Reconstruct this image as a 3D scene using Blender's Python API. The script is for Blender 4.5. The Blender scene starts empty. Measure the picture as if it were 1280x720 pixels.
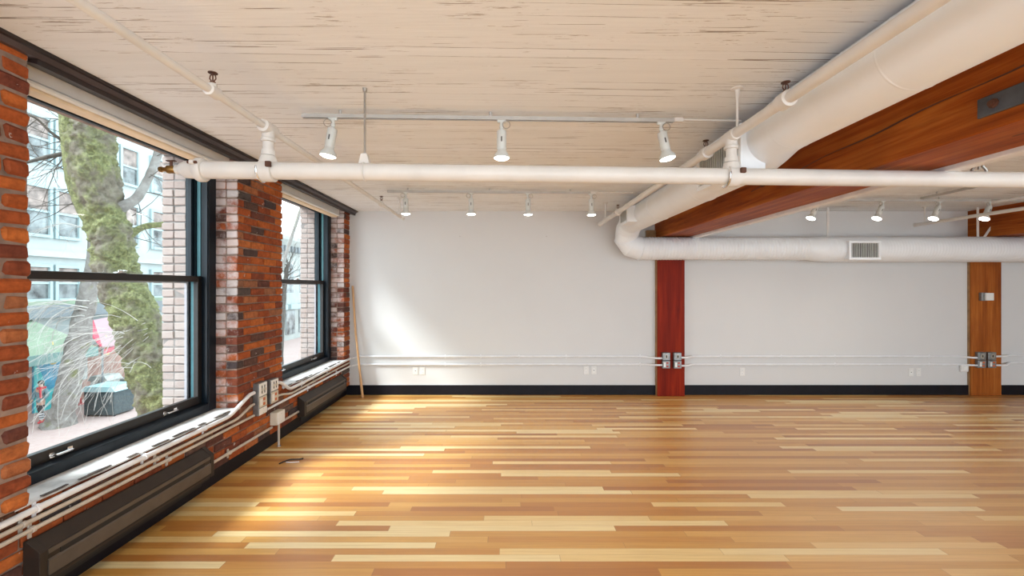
import bpy, bmesh, math, random
from mathutils import Vector, Matrix, noise as mnoise
random.seed(7)
SC = bpy.context.scene
COL = SC.collection
PI = math.pi
F = 540.0            # focal length in pixels of the 1280 wide frame
CX, CY, H = 632.0, 359.0, 1.6
CEIL = 2.73; BACK = 6.43

def P(px, py, Y):    # photo pixel + distance -> point (used once, to take measurements)
    return Vector(((px-CX)/F*Y, Y, H-(py-CY)/F*Y))

# ------------------------------------------------------------------ materials
def new_mat(name):
    m = bpy.data.materials.new(name); m.use_nodes = True
    nt = m.node_tree; nt.nodes.clear()
    out = nt.nodes.new('ShaderNodeOutputMaterial')
    b = nt.nodes.new('ShaderNodeBsdfPrincipled')
    nt.links.new(b.outputs[0], out.inputs[0])
    return m, nt, b, out
class N:
    def __init__(s, nt): s.nt = nt
    def add(s, t, **kw):
        n = s.nt.nodes.new(t)
        for k, v in kw.items(): setattr(n, k, v)
        return n
    def link(s, a, b): s.nt.links.new(a, b)
    def val(s, sock, v):
        if isinstance(v, (int, float)): sock.default_value = v
        elif isinstance(v, tuple): sock.default_value = v
        else: s.link(v, sock)
    def math(s, op, a, b=0.0, c=0.0, clamp=False):
        n = s.add('ShaderNodeMath', operation=op, use_clamp=clamp)
        s.val(n.inputs[0], a); s.val(n.inputs[1], b); s.val(n.inputs[2], c)
        return n.outputs[0]
    def mix(s, f, a, b, mode='MIX'):
        n = s.add('ShaderNodeMix', data_type='RGBA', blend_type=mode)
        s.val(n.inputs[0], f); s.val(n.inputs[6], a); s.val(n.inputs[7], b)
        return n.outputs[2]
    def ramp(s, f, stops, interp='LINEAR'):
        n = s.add('ShaderNodeValToRGB'); n.color_ramp.interpolation = interp
        e = n.color_ramp.elements
        while len(e) < len(stops): e.new(0.5)
        for i, (p, c) in enumerate(stops):
            e[i].position = p; e[i].color = c if len(c) == 4 else (*c, 1)
        s.val(n.inputs[0], f)
        return n.outputs[0]
    def coords(s, scale=(1, 1, 1), loc=(0, 0, 0)):
        t = s.add('ShaderNodeTexCoord'); mp = s.add('ShaderNodeMapping')
        mp.inputs['Scale'].default_value = scale; mp.inputs['Location'].default_value = loc
        s.link(t.outputs['Object'], mp.inputs[0]); return mp.outputs[0]
    def noise(s, vec, scale, detail=4, rough=.55, dist=0):
        n = s.add('ShaderNodeTexNoise')
        n.inputs['Scale'].default_value = scale; n.inputs['Detail'].default_value = detail
        n.inputs['Roughness'].default_value = rough; n.inputs['Distortion'].default_value = dist
        s.link(vec, n.inputs['Vector']); return n.outputs[0]
    def white(s, vec=None, w=None):
        n = s.add('ShaderNodeTexWhiteNoise', noise_dimensions='2D' if vec is not None else '1D')
        if vec is not None: s.link(vec, n.inputs['Vector'])
        else: s.link(w, n.inputs['W'])
        return n.outputs[0]
    def bump(s, h, strength, dist, b):
        n = s.add('ShaderNodeBump'); n.inputs['Strength'].default_value = strength
        n.inputs['Distance'].default_value = dist
        s.link(h, n.inputs['Height']); s.link(n.outputs[0], b.inputs['Normal'])
def plain(name, col, rough=.5, metal=0, vary=.06, scale=9, bump=0, coat=0, stretch=(1, 1, 1), spec=.5):
    m, nt, b, o = new_mat(name); n = N(nt)
    v = n.noise(n.coords(stretch), scale, 5)
    lo = tuple(max(0, c*(1-vary*2)) for c in col); hi = tuple(min(1, c*(1+vary)) for c in col)
    n.link(n.ramp(v, [(.3, lo), (.7, hi)]), b.inputs['Base Color'])
    b.inputs['Roughness'].default_value = rough; b.inputs['Metallic'].default_value = metal
    b.inputs['Specular IOR Level'].default_value = spec
    if coat: b.inputs['Coat Weight'].default_value = coat
    if bump: n.bump(n.noise(n.coords(stretch), scale*6, 4), bump, .004, b)
    return m
def emit(name, col, strength):
    m, nt, b, o = new_mat(name)
    b.inputs['Base Color'].default_value = (.9, .9, .9, 1)
    b.inputs['Emission Color'].default_value = (*col, 1); b.inputs['Emission Strength'].default_value = strength
    return m

def floor_mat():
    m, nt, b, o = new_mat('maple_and_fir_strip_floor'); n = N(nt)
    t = n.add('ShaderNodeTexCoord'); sp = n.add('ShaderNodeSeparateXYZ'); n.link(t.outputs['Object'], sp.inputs[0])
    W = .063
    yr = n.math('DIVIDE', sp.outputs[1], W); row = n.math('FLOOR', yr)
    r1 = n.white(w=row)
    r2 = n.white(w=n.math('ADD', row, 371.3))
    ln = n.math('MULTIPLY_ADD', r2, 1.1, .95)
    xi = n.math('DIVIDE', n.math('MULTIPLY_ADD', r1, 7.0, sp.outputs[0]), ln)
    pk = n.math('FLOOR', xi)
    cb = n.add('ShaderNodeCombineXYZ'); n.link(pk, cb.inputs[0]); n.link(row, cb.inputs[1])
    rnd = n.white(vec=cb.outputs[0])
    col = n.ramp(rnd, [(0, (.45, .170, .030)), (.2, (.57, .255, .048)), (.5, (.65, .335, .072)), (.68, (.72, .41, .11)), (.78, (.82, .57, .23)), (1, (.88, .71, .38))])
    off = n.add('ShaderNodeCombineXYZ'); n.link(rnd, off.inputs[0]); n.link(rnd, off.inputs[2])
    vs = n.add('ShaderNodeVectorMath', operation='MULTIPLY'); n.link(t.outputs['Object'], vs.inputs[0]); vs.inputs[1].default_value = (1.2, 34, 1)
    va = n.add('ShaderNodeVectorMath', operation='MULTIPLY_ADD'); n.link(off.outputs[0], va.inputs[0]); va.inputs[1].default_value = (40, 0, 40); n.link(vs.outputs[0], va.inputs[2])
    g = n.noise(va.outputs[0], 2.2, 5, .6)
    col = n.mix(.55, col, n.ramp(g, [(.3, (.72, .62, .50)), (.7, (1.0, 1.0, 1.0))]), 'MULTIPLY')
    fy = n.math('FRACT', yr); fx = n.math('FRACT', xi)
    gy = n.math('LESS_THAN', n.math('MINIMUM', fy, n.math('SUBTRACT', 1.0, fy)), .012)
    gx = n.math('LESS_THAN', fx, .0022)
    gap = n.math('MAXIMUM', gy, gx)
    col = n.mix(n.math('MULTIPLY', gap, .5), col, (.22, .09, .03, 1))
    n.link(col, b.inputs['Base Color'])
    b.inputs['Roughness'].default_value = .27
    n.link(n.math('MULTIPLY_ADD', n.noise(n.coords((2, 14, 1)), 3, 4), .14, .30), b.inputs['Roughness'])
    b.inputs['Coat Weight'].default_value = .85; b.inputs['Coat IOR'].default_value = 1.6; b.inputs['Coat Roughness'].default_value = .5; b.inputs['Specular IOR Level'].default_value = .5
    n.bump(n.math('SUBTRACT', 1.0, gap), .15, .002, b)
    return m
def ceiling_mat():
    m, nt, b, o = new_mat('white_painted_mill_deck'); n = N(nt)
    t = n.add('ShaderNodeTexCoord'); sp = n.add('ShaderNodeSeparateXYZ'); n.link(t.outputs['Object'], sp.inputs[0])
    wob = n.noise(n.coords((.5, 1, 1)), 1.6, 3)
    yy = n.math('MULTIPLY_ADD', wob, .02, n.math('MULTIPLY_ADD', sp.outputs[0], -.028, sp.outputs[1]))
    W = .082
    yr = n.math('DIVIDE', yy, W); row = n.math('FLOOR', yr)
    d = n.math('FRACT', yr); d = n.math('MULTIPLY', n.math('MINIMUM', d, n.math('SUBTRACT', 1.0, d)), W)
    rr = n.white(w=row)
    cv = n.add('ShaderNodeCombineXYZ'); n.link(n.math('MULTIPLY', sp.outputs[0], .75), cv.inputs[0]); n.link(n.math('MULTIPLY', row, 3.37), cv.inputs[1])
    gate = n.noise(cv.outputs[0], 1.1, 5, .7)
    wd = n.math('MULTIPLY', n.math('SUBTRACT', gate, n.math('MULTIPLY_ADD', rr, -.13, .585)), .038, clamp=True)
    wd = n.math('MINIMUM', wd, n.math('MULTIPLY_ADD', rr, .003, .0014))
    crack = n.math('LESS_THAN', d, wd)
    fine = n.math('LESS_THAN', d, .0012)
    fl = n.noise(n.coords((2.6, 34, 1)), 2.3, 7, .72)
    zone = n.noise(n.coords((1.3, 2.6, 1)), 1.7, 3)
    fleck = n.math('GREATER_THAN', n.math('MULTIPLY_ADD', n.math('SUBTRACT', zone, .5), .30, fl), .640)
    fl2 = n.noise(n.coords((1.0, 46, 1), (3, 1, 0)), 1.6, 3, .55)
    split = n.math('GREATER_THAN', n.math('MULTIPLY_ADD', n.math('SUBTRACT', zone, .5), .25, fl2), .665)
    base = n.mix(n.noise(n.coords((.8, 9, 1)), 1.8, 4), (.77, .79, .81, 1), (.87, .895, .92, 1))
    tone = n.mix(rr, (.95, .94, .92, 1), (1, 1, 1, 1))
    base = n.mix(1.0, base, tone, 'MULTIPLY')
    base = n.mix(n.math('MULTIPLY', n.math('MULTIPLY', fine, n.math('GREATER_THAN', rr, .45)), .28), base, (.3, .25, .2, 1))
    base = n.mix(n.math('MULTIPLY', fleck, .62), base, (.24, .17, .115, 1))
    base = n.mix(n.math('MULTIPLY', split, .75), base, (.17, .115, .08, 1))
    base = n.mix(n.math('MULTIPLY', crack, .85), base, (.10, .065, .045, 1))
    n.link(base, b.inputs['Base Color']); b.inputs['Roughness'].default_value = .62
    hgt = n.math('MULTIPLY_ADD', n.math('MAXIMUM', crack, split), -1.0, n.math('MULTIPLY', n.noise(n.coords((1.2, 22, 1)), 3, 5), .7))
    n.bump(hgt, .35, .006, b)
    return m
def plaster_mat():
    m, nt, b, o = new_mat('white_wall_paint'); n = N(nt)
    v = n.noise(n.coords(), .9, 4); w = n.noise(n.coords(), 24, 5)
    c = n.ramp(v, [(.3, (.615, .61, .605)), (.7, (.645, .638, .628))])
    n.link(c, b.inputs['Base Color']); b.inputs['Roughness'].default_value = .55
    n.bump(w, .08, .004, b)
    return m
def brick_mat(name, painted):
    m, nt, b, o = new_mat(name); n = N(nt)
    at = n.add('ShaderNodeAttribute', attribute_name='rnd')
    co = n.coords()
    if painted == 'pale':
        c = n.ramp(at.outputs['Fac'], [(0, (.27, .20, .175)), (.5, (.33, .25, .22)), (1, (.36, .30, .27))])
        c = n.mix(n.noise(co, 7, 5), c, (.36, .31, .29, 1))
    else:
        c = n.ramp(at.outputs['Fac'], [(0, (.07, .05, .05)), (.06, (.10, .055, .045)), (.16, (.17, .05, .032)), (.34, (.26, .062, .024)), (.62, (.42, .10, .024)), (.84, (.52, .15, .035)), (.93, (.30, .13, .07)), (1, (.08, .07, .07))])
        c = n.mix(.8, c, n.ramp(n.noise(co, 26, 6, .65), [(.3, (.45, .42, .42)), (.68, (1.1, 1.08, 1.05))]), 'MULTIPLY')
        c = n.mix(n.math('GREATER_THAN', n.noise(co, 11, 6, .7), .665), c, (.42, .36, .32, 1))
        if painted == 'wash':
            wa = n.add('ShaderNodeAttribute', attribute_name='wash'); face = wa.outputs['Fac']
            px = n.add('ShaderNodeSeparateXYZ'); n.link(co, px.inputs[0])
            hi = n.math('MULTIPLY_ADD', px.outputs[2], -.085, .735)
            pn = n.math('SUBTRACT', n.math('ADD', n.noise(co, 5.5, 6, .7), n.math('MULTIPLY', at.outputs['Fac'], .22)), hi)
            pf = n.math('MULTIPLY', n.math('MULTIPLY_ADD', pn, 5.0, .55, clamp=True), face)
            c = n.mix(n.math('MULTIPLY', pf, .75), c, (.62, .56, .55, 1))
    n.link(c, b.inputs['Base Color']); b.inputs['Roughness'].default_value = .85
    b.inputs['Specular IOR Level'].default_value = .25
    n.bump(n.noise(co, 60, 6, .7), .55, .006, b)
    return m
def timber_mat(name, axis, tint):
    m, nt, b, o = new_mat(name); n = N(nt)
    st = {'y': (7, .5, 7), 'z': (7, 7, .5)}[axis]
    st2 = {'y': (26, .8, 26), 'z': (26, 26, .8)}[axis]
    g = n.noise(n.coords(st), 1.7, 6, .6, .6); g2 = n.noise(n.coords(st2), 2.2, 5, .65)
    big = n.noise(n.coords(), 1.1, 3)
    c = n.ramp(g, [(.28, tint[0]), (.5, tint[1]), (.72, tint[2])])
    c = n.mix(.6, c, n.ramp(g2, [(.32, (.5, .42, .36)), (.6, (1, 1, 1))]), 'MULTIPLY')
    c = n.mix(n.ramp(big, [(.4, (0, 0, 0)), (.66, (.55, .55, .55))]), c, tint[0] + (1,))
    kn = n.add('ShaderNodeTexVoronoi'); kn.inputs['Scale'].default_value = 1.0
    n.link(n.coords({'y': (3.2, 1.5, 3.2), 'z': (3.2, 3.2, 1.5)}[axis]), kn.inputs['Vector'])
    kd = n.math('ADD', kn.outputs['Distance'], n.math('MULTIPLY', g2, .06))
    c = n.mix(n.math('MULTIPLY', n.math('LESS_THAN', kd, .085), .7), c, (.06, .018, .008, 1))
    n.link(c, b.inputs['Base Color']); b.inputs['Roughness'].default_value = .5; b.inputs['Specular IOR Level'].default_value = .12
    n.bump(g2, .3, .004, b)
    return m
def bark_mat(name, lo, mid, hi, moss=0):
    m, nt, b, o = new_mat(name); n = N(nt); co = n.coords()
    v = n.noise(co, 5, 7, .7, .5)
    c = n.ramp(v, [(.3, lo), (.5, mid), (.68, hi)])
    if moss:
        mm = n.noise(co, 1.6, 6, .65)
        mc = n.ramp(n.noise(co, 11, 8, .78), [(.3, (.075, .075, .035)), (.5, (.15, .16, .065)), (.7, (.27, .28, .14))])
        mc = n.mix(.85, mc, n.ramp(n.noise(co, 34, 6, .7), [(.35, (.35, .34, .3)), (.62, (1.3, 1.3, 1.2))]), 'MULTIPLY')
        c = n.mix(n.ramp(mm, [(moss-.06, (0, 0, 0)), (moss+.06, (1, 1, 1))]), c, mc)
    n.link(c, b.inputs['Base Color']); b.inputs['Roughness'].default_value = .95
    n.bump(n.noise(co, 13, 7, .75), .9, .05, b)
    return m
def glass_mat():
    m, nt, b, o = new_mat('clear_window_glass'); n = N(nt); nt.nodes.remove(b)
    t = n.add('ShaderNodeBsdfTransparent'); t.inputs[0].default_value = (.96, .985, .98, 1)
    g = n.add('ShaderNodeBsdfGlossy'); g.inputs['Roughness'].default_value = .01
    lw = n.add('ShaderNodeLayerWeight'); lw.inputs['Blend'].default_value = .5
    fr = n.math('MULTIPLY_ADD', n.math('POWER', lw.outputs['Facing'], 5.0), .6, .025)
    ms = n.add('ShaderNodeMixShader'); n.link(fr, ms.inputs[0]); n.link(t.outputs[0], ms.inputs[1]); n.link(g.outputs[0], ms.inputs[2])
    n.link(ms.outputs[0], o.inputs[0])
    return m
def paving_mat():
    m, nt, b, o = new_mat('pink_brick_paving'); n = N(nt)
    br = n.add('ShaderNodeTexBrick'); n.link(n.coords(), br.inputs['Vector']); br.inputs['Scale'].default_value = 3
    br.inputs['Color1'].default_value = (.36, .225, .195, 1); br.inputs['Color2'].default_value = (.42, .30, .27, 1); br.inputs['Mortar'].default_value = (.35, .27, .25, 1)
    br.inputs['Mortar Size'].default_value = .01
    c = n.mix(n.noise(n.coords(), .4, 4), br.outputs[0], (.40, .32, .30, 1))
    n.link(c, b.inputs['Base Color']); b.inputs['Roughness'].default_value = .9
    return m
def duct_mat(spiral):
    m, nt, b, o = new_mat('white_duct_paint' + ('_ribbed' if spiral else '')); n = N(nt)
    n.link(n.ramp(n.noise(n.coords(), 2.5, 5), [(.3, (.78, .81, .84)), (.7, (.83, .865, .90))]), b.inputs['Base Color'])
    b.inputs['Roughness'].default_value = .42
    n.bump(n.noise(n.coords(), 6, 3), .10, .02, b)
    return m

M = dict(
    floor=floor_mat(), ceiling=ceiling_mat(), plaster=plaster_mat(),
    brick=brick_mat('red_brick', 'wash'), pale_brick=brick_mat('pale_painted_brick', 'pale'),
    outer_mortar=plain('pale_grey_mortar', (.22, .20, .19), .95, vary=.1), mortar=plain('grey_mortar', (.27, .19, .15), .95, vary=.2, scale=14, bump=.5),
    sill=plain('whitewashed_sill', (.60, .59, .58), .8, vary=.22, scale=5, bump=.4),
    sill_dirt=plain('ragged_dark_sill_edge', (.10, .075, .06), .9, vary=.4, scale=18),
    beam=timber_mat('red_stained_fir_beam', 'y', ((.16, .028, .005), (.38, .092, .011), (.58, .20, .032))),
    post=timber_mat('dark_red_stained_post', 'z', ((.13, .008, .002), (.25, .016, .003), (.34, .030, .004))),
    post2=timber_mat('orange_stained_post', 'z', ((.20, .045, .008), (.37, .105, .016), (.48, .16, .03))),
    lit_and_raw=plain('lit_side_and_raw_block', (.34, .19, .08), .7, vary=.2),  # bare block timber; also the light painted on the posts' left sides
    duct=duct_mat(False), duct_ribbed=duct_mat(True),
    pipe=plain('white_pipe_paint', (.68, .66, .63), .4, vary=.04, scale=5),
    fixture=plain('pale_grey_fixture', (.60, .62, .60), .4, vary=.03),
    track=plain('grey_track', (.47, .46, .44), .4, vary=.06), groove=plain('track_groove', (.06, .055, .05), .6),
    lamp=emit('lit_lamp_glass', (1, .96, .88), 14),
    brass=plain('aged_brass', (.30, .17, .05), .35, .8, vary=.2), rust=plain('rusty_brown_metal', (.12, .05, .03), .6, .3, vary=.2),
    chrome=plain('bright_steel', (.7, .7, .7), .22, 1, vary=.05), rod=plain('zinc_rod', (.36, .34, .31), .4, .6),
    steel=plain('grey_blue_steel_plate', (.14, .16, .19), .45, .6, vary=.2, scale=6),
    frame=plain('black_blue_window_paint', (.005, .010, .016), .42, vary=.15, spec=.3),
    frame_dark=plain('brown_black_sash_paint', (.010, .008, .007), .4, vary=.1),
    track_teal=plain('teal_jamb_liner', (.06, .22, .26), .35, vary=.1),
    screen=plain('lavender_grey_screen_frame', (.34, .33, .36), .5), glass=glass_mat(), fascia=plain('white_shade_fascia', (.82, .80, .77), .45, vary=.03),
    hem=plain('cream_shade_fabric', (.78, .64, .46), .7, vary=.04), hem_white=plain('white_hem_bar', (.8, .8, .78), .4, vary=.02),
    lintel=plain('dark_brown_lintel_paint', (.020, .011, .010), .5, vary=.2, scale=5), lintel2=plain('grey_brown_lintel_flange', (.055, .038, .040), .45, vary=.15, scale=5),
    base=plain('black_baseboard', (.005, .0045, .008), .5, vary=.2, spec=.2),
    heater=plain('bronze_brown_heater_enamel', (.030, .021, .016), .45, .1, vary=.1, spec=.3), heater_front=plain('brown_heater_front', (.085, .066, .052), .4, .1, vary=.1, spec=.4), heater_dark=plain('black_heater_slot', (.008, .007, .006), .7),
    conduit=plain('painted_conduit', (.56, .49, .41), .42, .1, vary=.12, scale=6), conduit_white=plain('white_painted_conduit', (.78, .78, .79), .4, vary=.05),
    galvan=plain('galvanised_box', (.28, .29, .29), .4, .7, vary=.15, scale=20), plate=plain('white_plate', (.74, .73, .70), .4, vary=.02),
    ivory=plain('ivory_plate', (.60, .53, .42), .45, vary=.05), orange=plain('orange_receptacle', (.55, .12, .03), .45), red=plain('red_receptacle', (.38, .045, .03), .45),
    blk=plain('black_plastic', (.012, .012, .012), .4), pole=plain('pale_wood_pole', (.58, .33, .15), .5, vary=.1, stretch=(8, 8, .5)),
    paving=paving_mat(), bark=bark_mat('mossy_bark', (.06, .05, .035), (.13, .11, .08), (.21, .19, .145), .49),
    bark2=bark_mat('pale_grey_bark', (.13, .115, .10), (.20, .185, .17), (.27, .26, .24), .63), twig=plain('dark_twig_bark', (.07, .06, .05), .9, vary=.3),
    twig_pale=plain('pale_twig', (.42, .40, .37), .8, vary=.1), mosslimb=bark_mat('moss_covered_limb', (.12, .12, .05), (.20, .20, .09), (.28, .27, .15), .36),
    stucco=plain('pale_building_render', (.36, .40, .39), .9, vary=.05, scale=1), stucco2=plain('grey_building_band', (.17, .19, .20), .9, vary=.08, scale=1),
    aqua=plain('pale_aqua_trim', (.30, .385, .395), .8, vary=.04), cream=plain('cream_stone', (.33, .35, .33), .9, vary=.08, scale=1),
    dglass=plain('dark_street_glass', (.19, .215, .215), .15, vary=.5, scale=1.2), dbrown=plain('brown_blind', (.27, .215, .19), .6, vary=.35, scale=2),
    awning=plain('pale_green_awning', (.20, .26, .18), .8, vary=.12, scale=1.5), awning_edge=plain('sea_green_fascia', (.13, .22, .20), .7, vary=.05),
    pinkc=plain('pale_pink_canvas', (.36, .24, .26), .8, vary=.05), redc=plain('crimson_canvas', (.42, .06, .09), .8, vary=.08),
    mural=plain('blue_painted_panel', (.06, .27, .40), .7, vary=.2, scale=2), teal=plain('turquoise_painted_panel', (.06, .42, .42), .7, vary=.1, scale=2),
    shop=plain('shop_brick', (.36, .22, .18), .9, vary=.15, scale=3), bin=plain('dark_green_bin', (.05, .07, .075), .6, vary=.2), lid=plain('pale_teal_lid', (.30, .46, .48), .5),
    skin=plain('skin', (.50, .30, .22), .6), hair=plain('dark_hair', (.03, .02, .015), .6), coat=plain('grey_teal_coat', (.14, .22, .24), .8), redsc=plain('red_scarf', (.50, .05, .06), .8),
    dark=plain('dark_trousers', (.03, .03, .035), .8), stripe=plain('white_band_cloth', (.5, .5, .5), .8), yellow=plain('warm_globe', (.7, .5, .15), .5),
    magenta=plain('pink_balloon', (.6, .12, .35), .5),
)

# ------------------------------------------------------------------ mesh builder
class MB:
    def __init__(s): s.v = []; s.f = []; s.c = []; s.sm = []; s.mi = []; s.w = {}
    def _add(s, v, f, sm=False, c=0.0, mi=0):
        o = len(s.v); s.v += [Vector(p) for p in v]
        for q in f: s.f.append([i+o for i in q]); s.sm.append(sm); s.c.append(c); s.mi.append(mi)
        return s
    def box(s, x0, x1, y0, y1, z0, z1, ch=0.0, c=0.0, jit=0.0, mi=0):
        cx, cy, cz = (x0+x1)/2, (y0+y1)/2, (z0+z1)/2
        return s.obox((cx, cy, cz), (abs(x1-x0)/2, abs(y1-y0)/2, abs(z1-z0)/2), None, ch, c, jit, mi)
    def obox(s, ctr, h, rot=None, ch=0.0, c=0.0, jit=0.0, mi=0):
        vs, fs = [], []
        hx, hy, hz = h
        if ch <= 0:
            for sx in (-1, 1):
                for sy in (-1, 1):
                    for sz in (-1, 1): vs.append(Vector((sx*hx, sy*hy, sz*hz)))
            fs = [(0, 1, 3, 2), (4, 6, 7, 5), (0, 4, 5, 1), (2, 3, 7, 6), (0, 2, 6, 4), (1, 5, 7, 3)]
        else:
            ch = min(ch, hx*.9, hy*.9, hz*.9)
            idx = {}
            for sx in (-1, 1):
                for sy in (-1, 1):
                    for sz in (-1, 1):
                        j = Vector((random.uniform(-jit, jit), random.uniform(-jit, jit), random.uniform(-jit, jit))) if jit else Vector()
                        for a in range(3):
                            p = Vector((sx*(hx-(ch if a != 0 else 0)), sy*(hy-(ch if a != 1 else 0)), sz*(hz-(ch if a != 2 else 0))))+j
                            idx[(sx, sy, sz, a)] = len(vs); vs.append(p)
            S = (-1, 1)
            for k in S:
                fs.append([idx[(k, a, b, 0)] for a, b in ((-1, -1), (1, -1), (1, 1), (-1, 1))][::k])
                fs.append([idx[(a, k, b, 1)] for a, b in ((-1, -1), (-1, 1), (1, 1), (1, -1))][::k])
                fs.append([idx[(a, b, k, 2)] for a, b in ((-1, -1), (1, -1), (1, 1), (-1, 1))][::k])
            for a in S:
                for b in S:
                    fs.append([idx[(-1, a, b, 1)], idx[(1, a, b, 1)], idx[(1, a, b, 2)], idx[(-1, a, b, 2)]][::-a*b])
                    fs.append([idx[(a, -1, b, 0)], idx[(a, 1, b, 0)], idx[(a, 1, b, 2)], idx[(a, -1, b, 2)]][::a*b])
                    fs.append([idx[(a, b, -1, 0)], idx[(a, b, 1, 0)], idx[(a, b, 1, 1)], idx[(a, b, -1, 1)]][::-a*b])
                    for d in S:
                        fs.append([idx[(a, b, d, 0)], idx[(a, b, d, 1)], idx[(a, b, d, 2)]][::a*b*d])
        ctr = Vector(ctr)
        vs = [(rot @ p if rot else p)+ctr for p in vs]
        return s._add(vs, fs, False, c, mi)
    def tube(s, pts, r, n=12, caps=True, sm=True, wob=None, c=0.0):
        pts = [Vector(p) for p in pts]; k = len(pts)
        rs = r if isinstance(r, (list, tuple)) else [r]*k
        tan = []
        for i in range(k):
            a = pts[min(i+1, k-1)]-pts[i]; b = pts[i]-pts[max(i-1, 0)]
            t = (a.normalized() if a.length > 1e-9 else Vector())+(b.normalized() if b.length > 1e-9 else Vector())
            tan.append(t.normalized())
        up = Vector((0, 0, 1)) if abs(tan[0].z) < .9 else Vector((1, 0, 0))
        u = tan[0].cross(up).normalized(); vs = []; fs = []
        for i in range(k):
            u = (u-tan[i]*u.dot(tan[i])).normalized(); w = tan[i].cross(u)
            m = 1.0
            if 0 < i < k-1:                      # keep the section's width in mitred bends
                a = (pts[i+1]-pts[i]).normalized().dot((pts[i]-pts[i-1]).normalized()); 
            for j in range(n):
                an = 2*PI*j/n; d = u*math.cos(an)+w*math.sin(an)
                rr = rs[i]
                p = pts[i]+d*rr
                if wob: p = p+d*wob(p, rr)
                vs.append(p)
        for i in range(k-1):
            for j in range(n):
                fs.append((i*n+j, i*n+(j+1) % n, (i+1)*n+(j+1) % n, (i+1)*n+j))
        if caps:
            fs.append(list(range(n))[::-1]); fs.append([(k-1)*n+j for j in range(n)])
        return s._add(vs, fs, sm, c)
    def cyl(s, a, b, r, n=16, r2=None): return s.tube([a, b], [r, r if r2 is None else r2], n)
    def lathe(s, org, axis, prof, n=20, sm=True):
        org = Vector(org); axis = Vector(axis).normalized()
        return s.tube([org+axis*t for t, r in prof] if len(set(t for t, r in prof)) == len(prof) else [org+axis*(t+i*1e-5) for i, (t, r) in enumerate(prof)], [r for t, r in prof], n, True, sm)
    def ball(s, ctr, r, n=10, sc=(1, 1, 1)):
        vs = []; fs = []; ctr = Vector(ctr)
        for i in range(n+1):
            th = PI*i/n
            for j in range(2*n):
                ph = PI*j/n
                vs.append(ctr+Vector((r*sc[0]*math.sin(th)*math.cos(ph), r*sc[1]*math.sin(th)*math.sin(ph), r*sc[2]*math.cos(th))))
        for i in range(n):
            for j in range(2*n):
                fs.append((i*2*n+j, (i+1)*2*n+j, (i+1)*2*n+(j+1) % (2*n), i*2*n+(j+1) % (2*n)))
        return s._add(vs, fs, True)
    def prism(s, poly, axis, a, b, c=0.0):       # polygon in the plane across axis ('x': (y,z), 'y': (x,z), 'z': (x,y))
        def mk(p, t): return {'x': (t, p[0], p[1]), 'y': (p[0], t, p[1]), 'z': (p[0], p[1], t)}[axis]
        n = len(poly); vs = [mk(p, a) for p in poly]+[mk(p, b) for p in poly]
        fs = [list(range(n))[::-1], [n+i for i in range(n)]]+[(i, (i+1) % n, n+(i+1) % n, n+i) for i in range(n)]
        return s._add(vs, fs, False, c)
    def build(s, name, mat, parent=None, bevel=0, sharp=None, merge=False):
        o0 = root_loc(parent) if parent else Vector()
        me = bpy.data.meshes.new(name)
        me.from_pydata([tuple(p-o0) for p in s.v], [], s.f)
        bm = bmesh.new(); bm.from_mesh(me)
        if merge: bmesh.ops.remove_doubles(bm, verts=bm.verts, dist=1e-4)
        bmesh.ops.recalc_face_normals(bm, faces=bm.faces); bm.to_mesh(me); bm.free()
        if len(me.polygons) == len(s.sm):
            me.polygons.foreach_set('use_smooth', s.sm)
            me.polygons.foreach_set('material_index', s.mi)
            at = me.attributes.new('rnd', 'FLOAT', 'FACE'); at.data.foreach_set('value', s.c)
            if s.w:
                wa = me.attributes.new('wash', 'FLOAT', 'FACE'); wa.data.foreach_set('value', [s.w.get(i, 0.0) for i in range(len(s.f))])
        for mm in (mat if isinstance(mat, (list, tuple)) else [mat]): me.materials.append(mm)
        o = bpy.data.objects.new(name, me); COL.objects.link(o)
        if parent: o.parent = parent
        if bevel:
            b = o.modifiers.new('bevel', 'BEVEL'); b.width = bevel; b.segments = 2; b.limit_method = 'ANGLE'; b.angle_limit = .6
        if any(s.sm):
            try: me.set_sharp_from_angle(angle=math.radians(sharp or 38))
            except Exception: pass
        return o
def root_loc(o):
    while o.parent: o = o.parent
    return Vector(o.location)
def tag(o, label=None, cat=None, group=None, kind=None):
    if label: o['label'] = label
    if cat: o['category'] = cat
    if group: o['group'] = group
    if kind: o['kind'] = kind
    return o
def thing(name, loc, label, cat, group=None):
    e = bpy.data.objects.new(name, None); COL.objects.link(e); e.location = loc; e.empty_display_size = .1
    return tag(e, label, cat, group)
def struct(o, label=None): o['kind'] = 'structure'; (label and o.__setitem__('label', label)); return o
def sempty(name, loc=(0, 0, 0)):
    e = bpy.data.objects.new(name, None); COL.objects.link(e); e.location = loc; e['kind'] = 'structure'; return e
def bend(pts, rad=.04, n=5):                     # round the corners of a polyline
    pts = [Vector(p) for p in pts]; out = [pts[0]]
    for i in range(1, len(pts)-1):
        a, b, c = pts[i-1], pts[i], pts[i+1]
        r = min(rad, (a-b).length*.45, (c-b).length*.45)
        p, q = b+(a-b).normalized()*r, b+(c-b).normalized()*r
        for k in range(n+1):
            t = k/n; out.append(p*(1-t)**2+b*2*t*(1-t)+q*t*t)
    return out+[pts[-1]]

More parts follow.
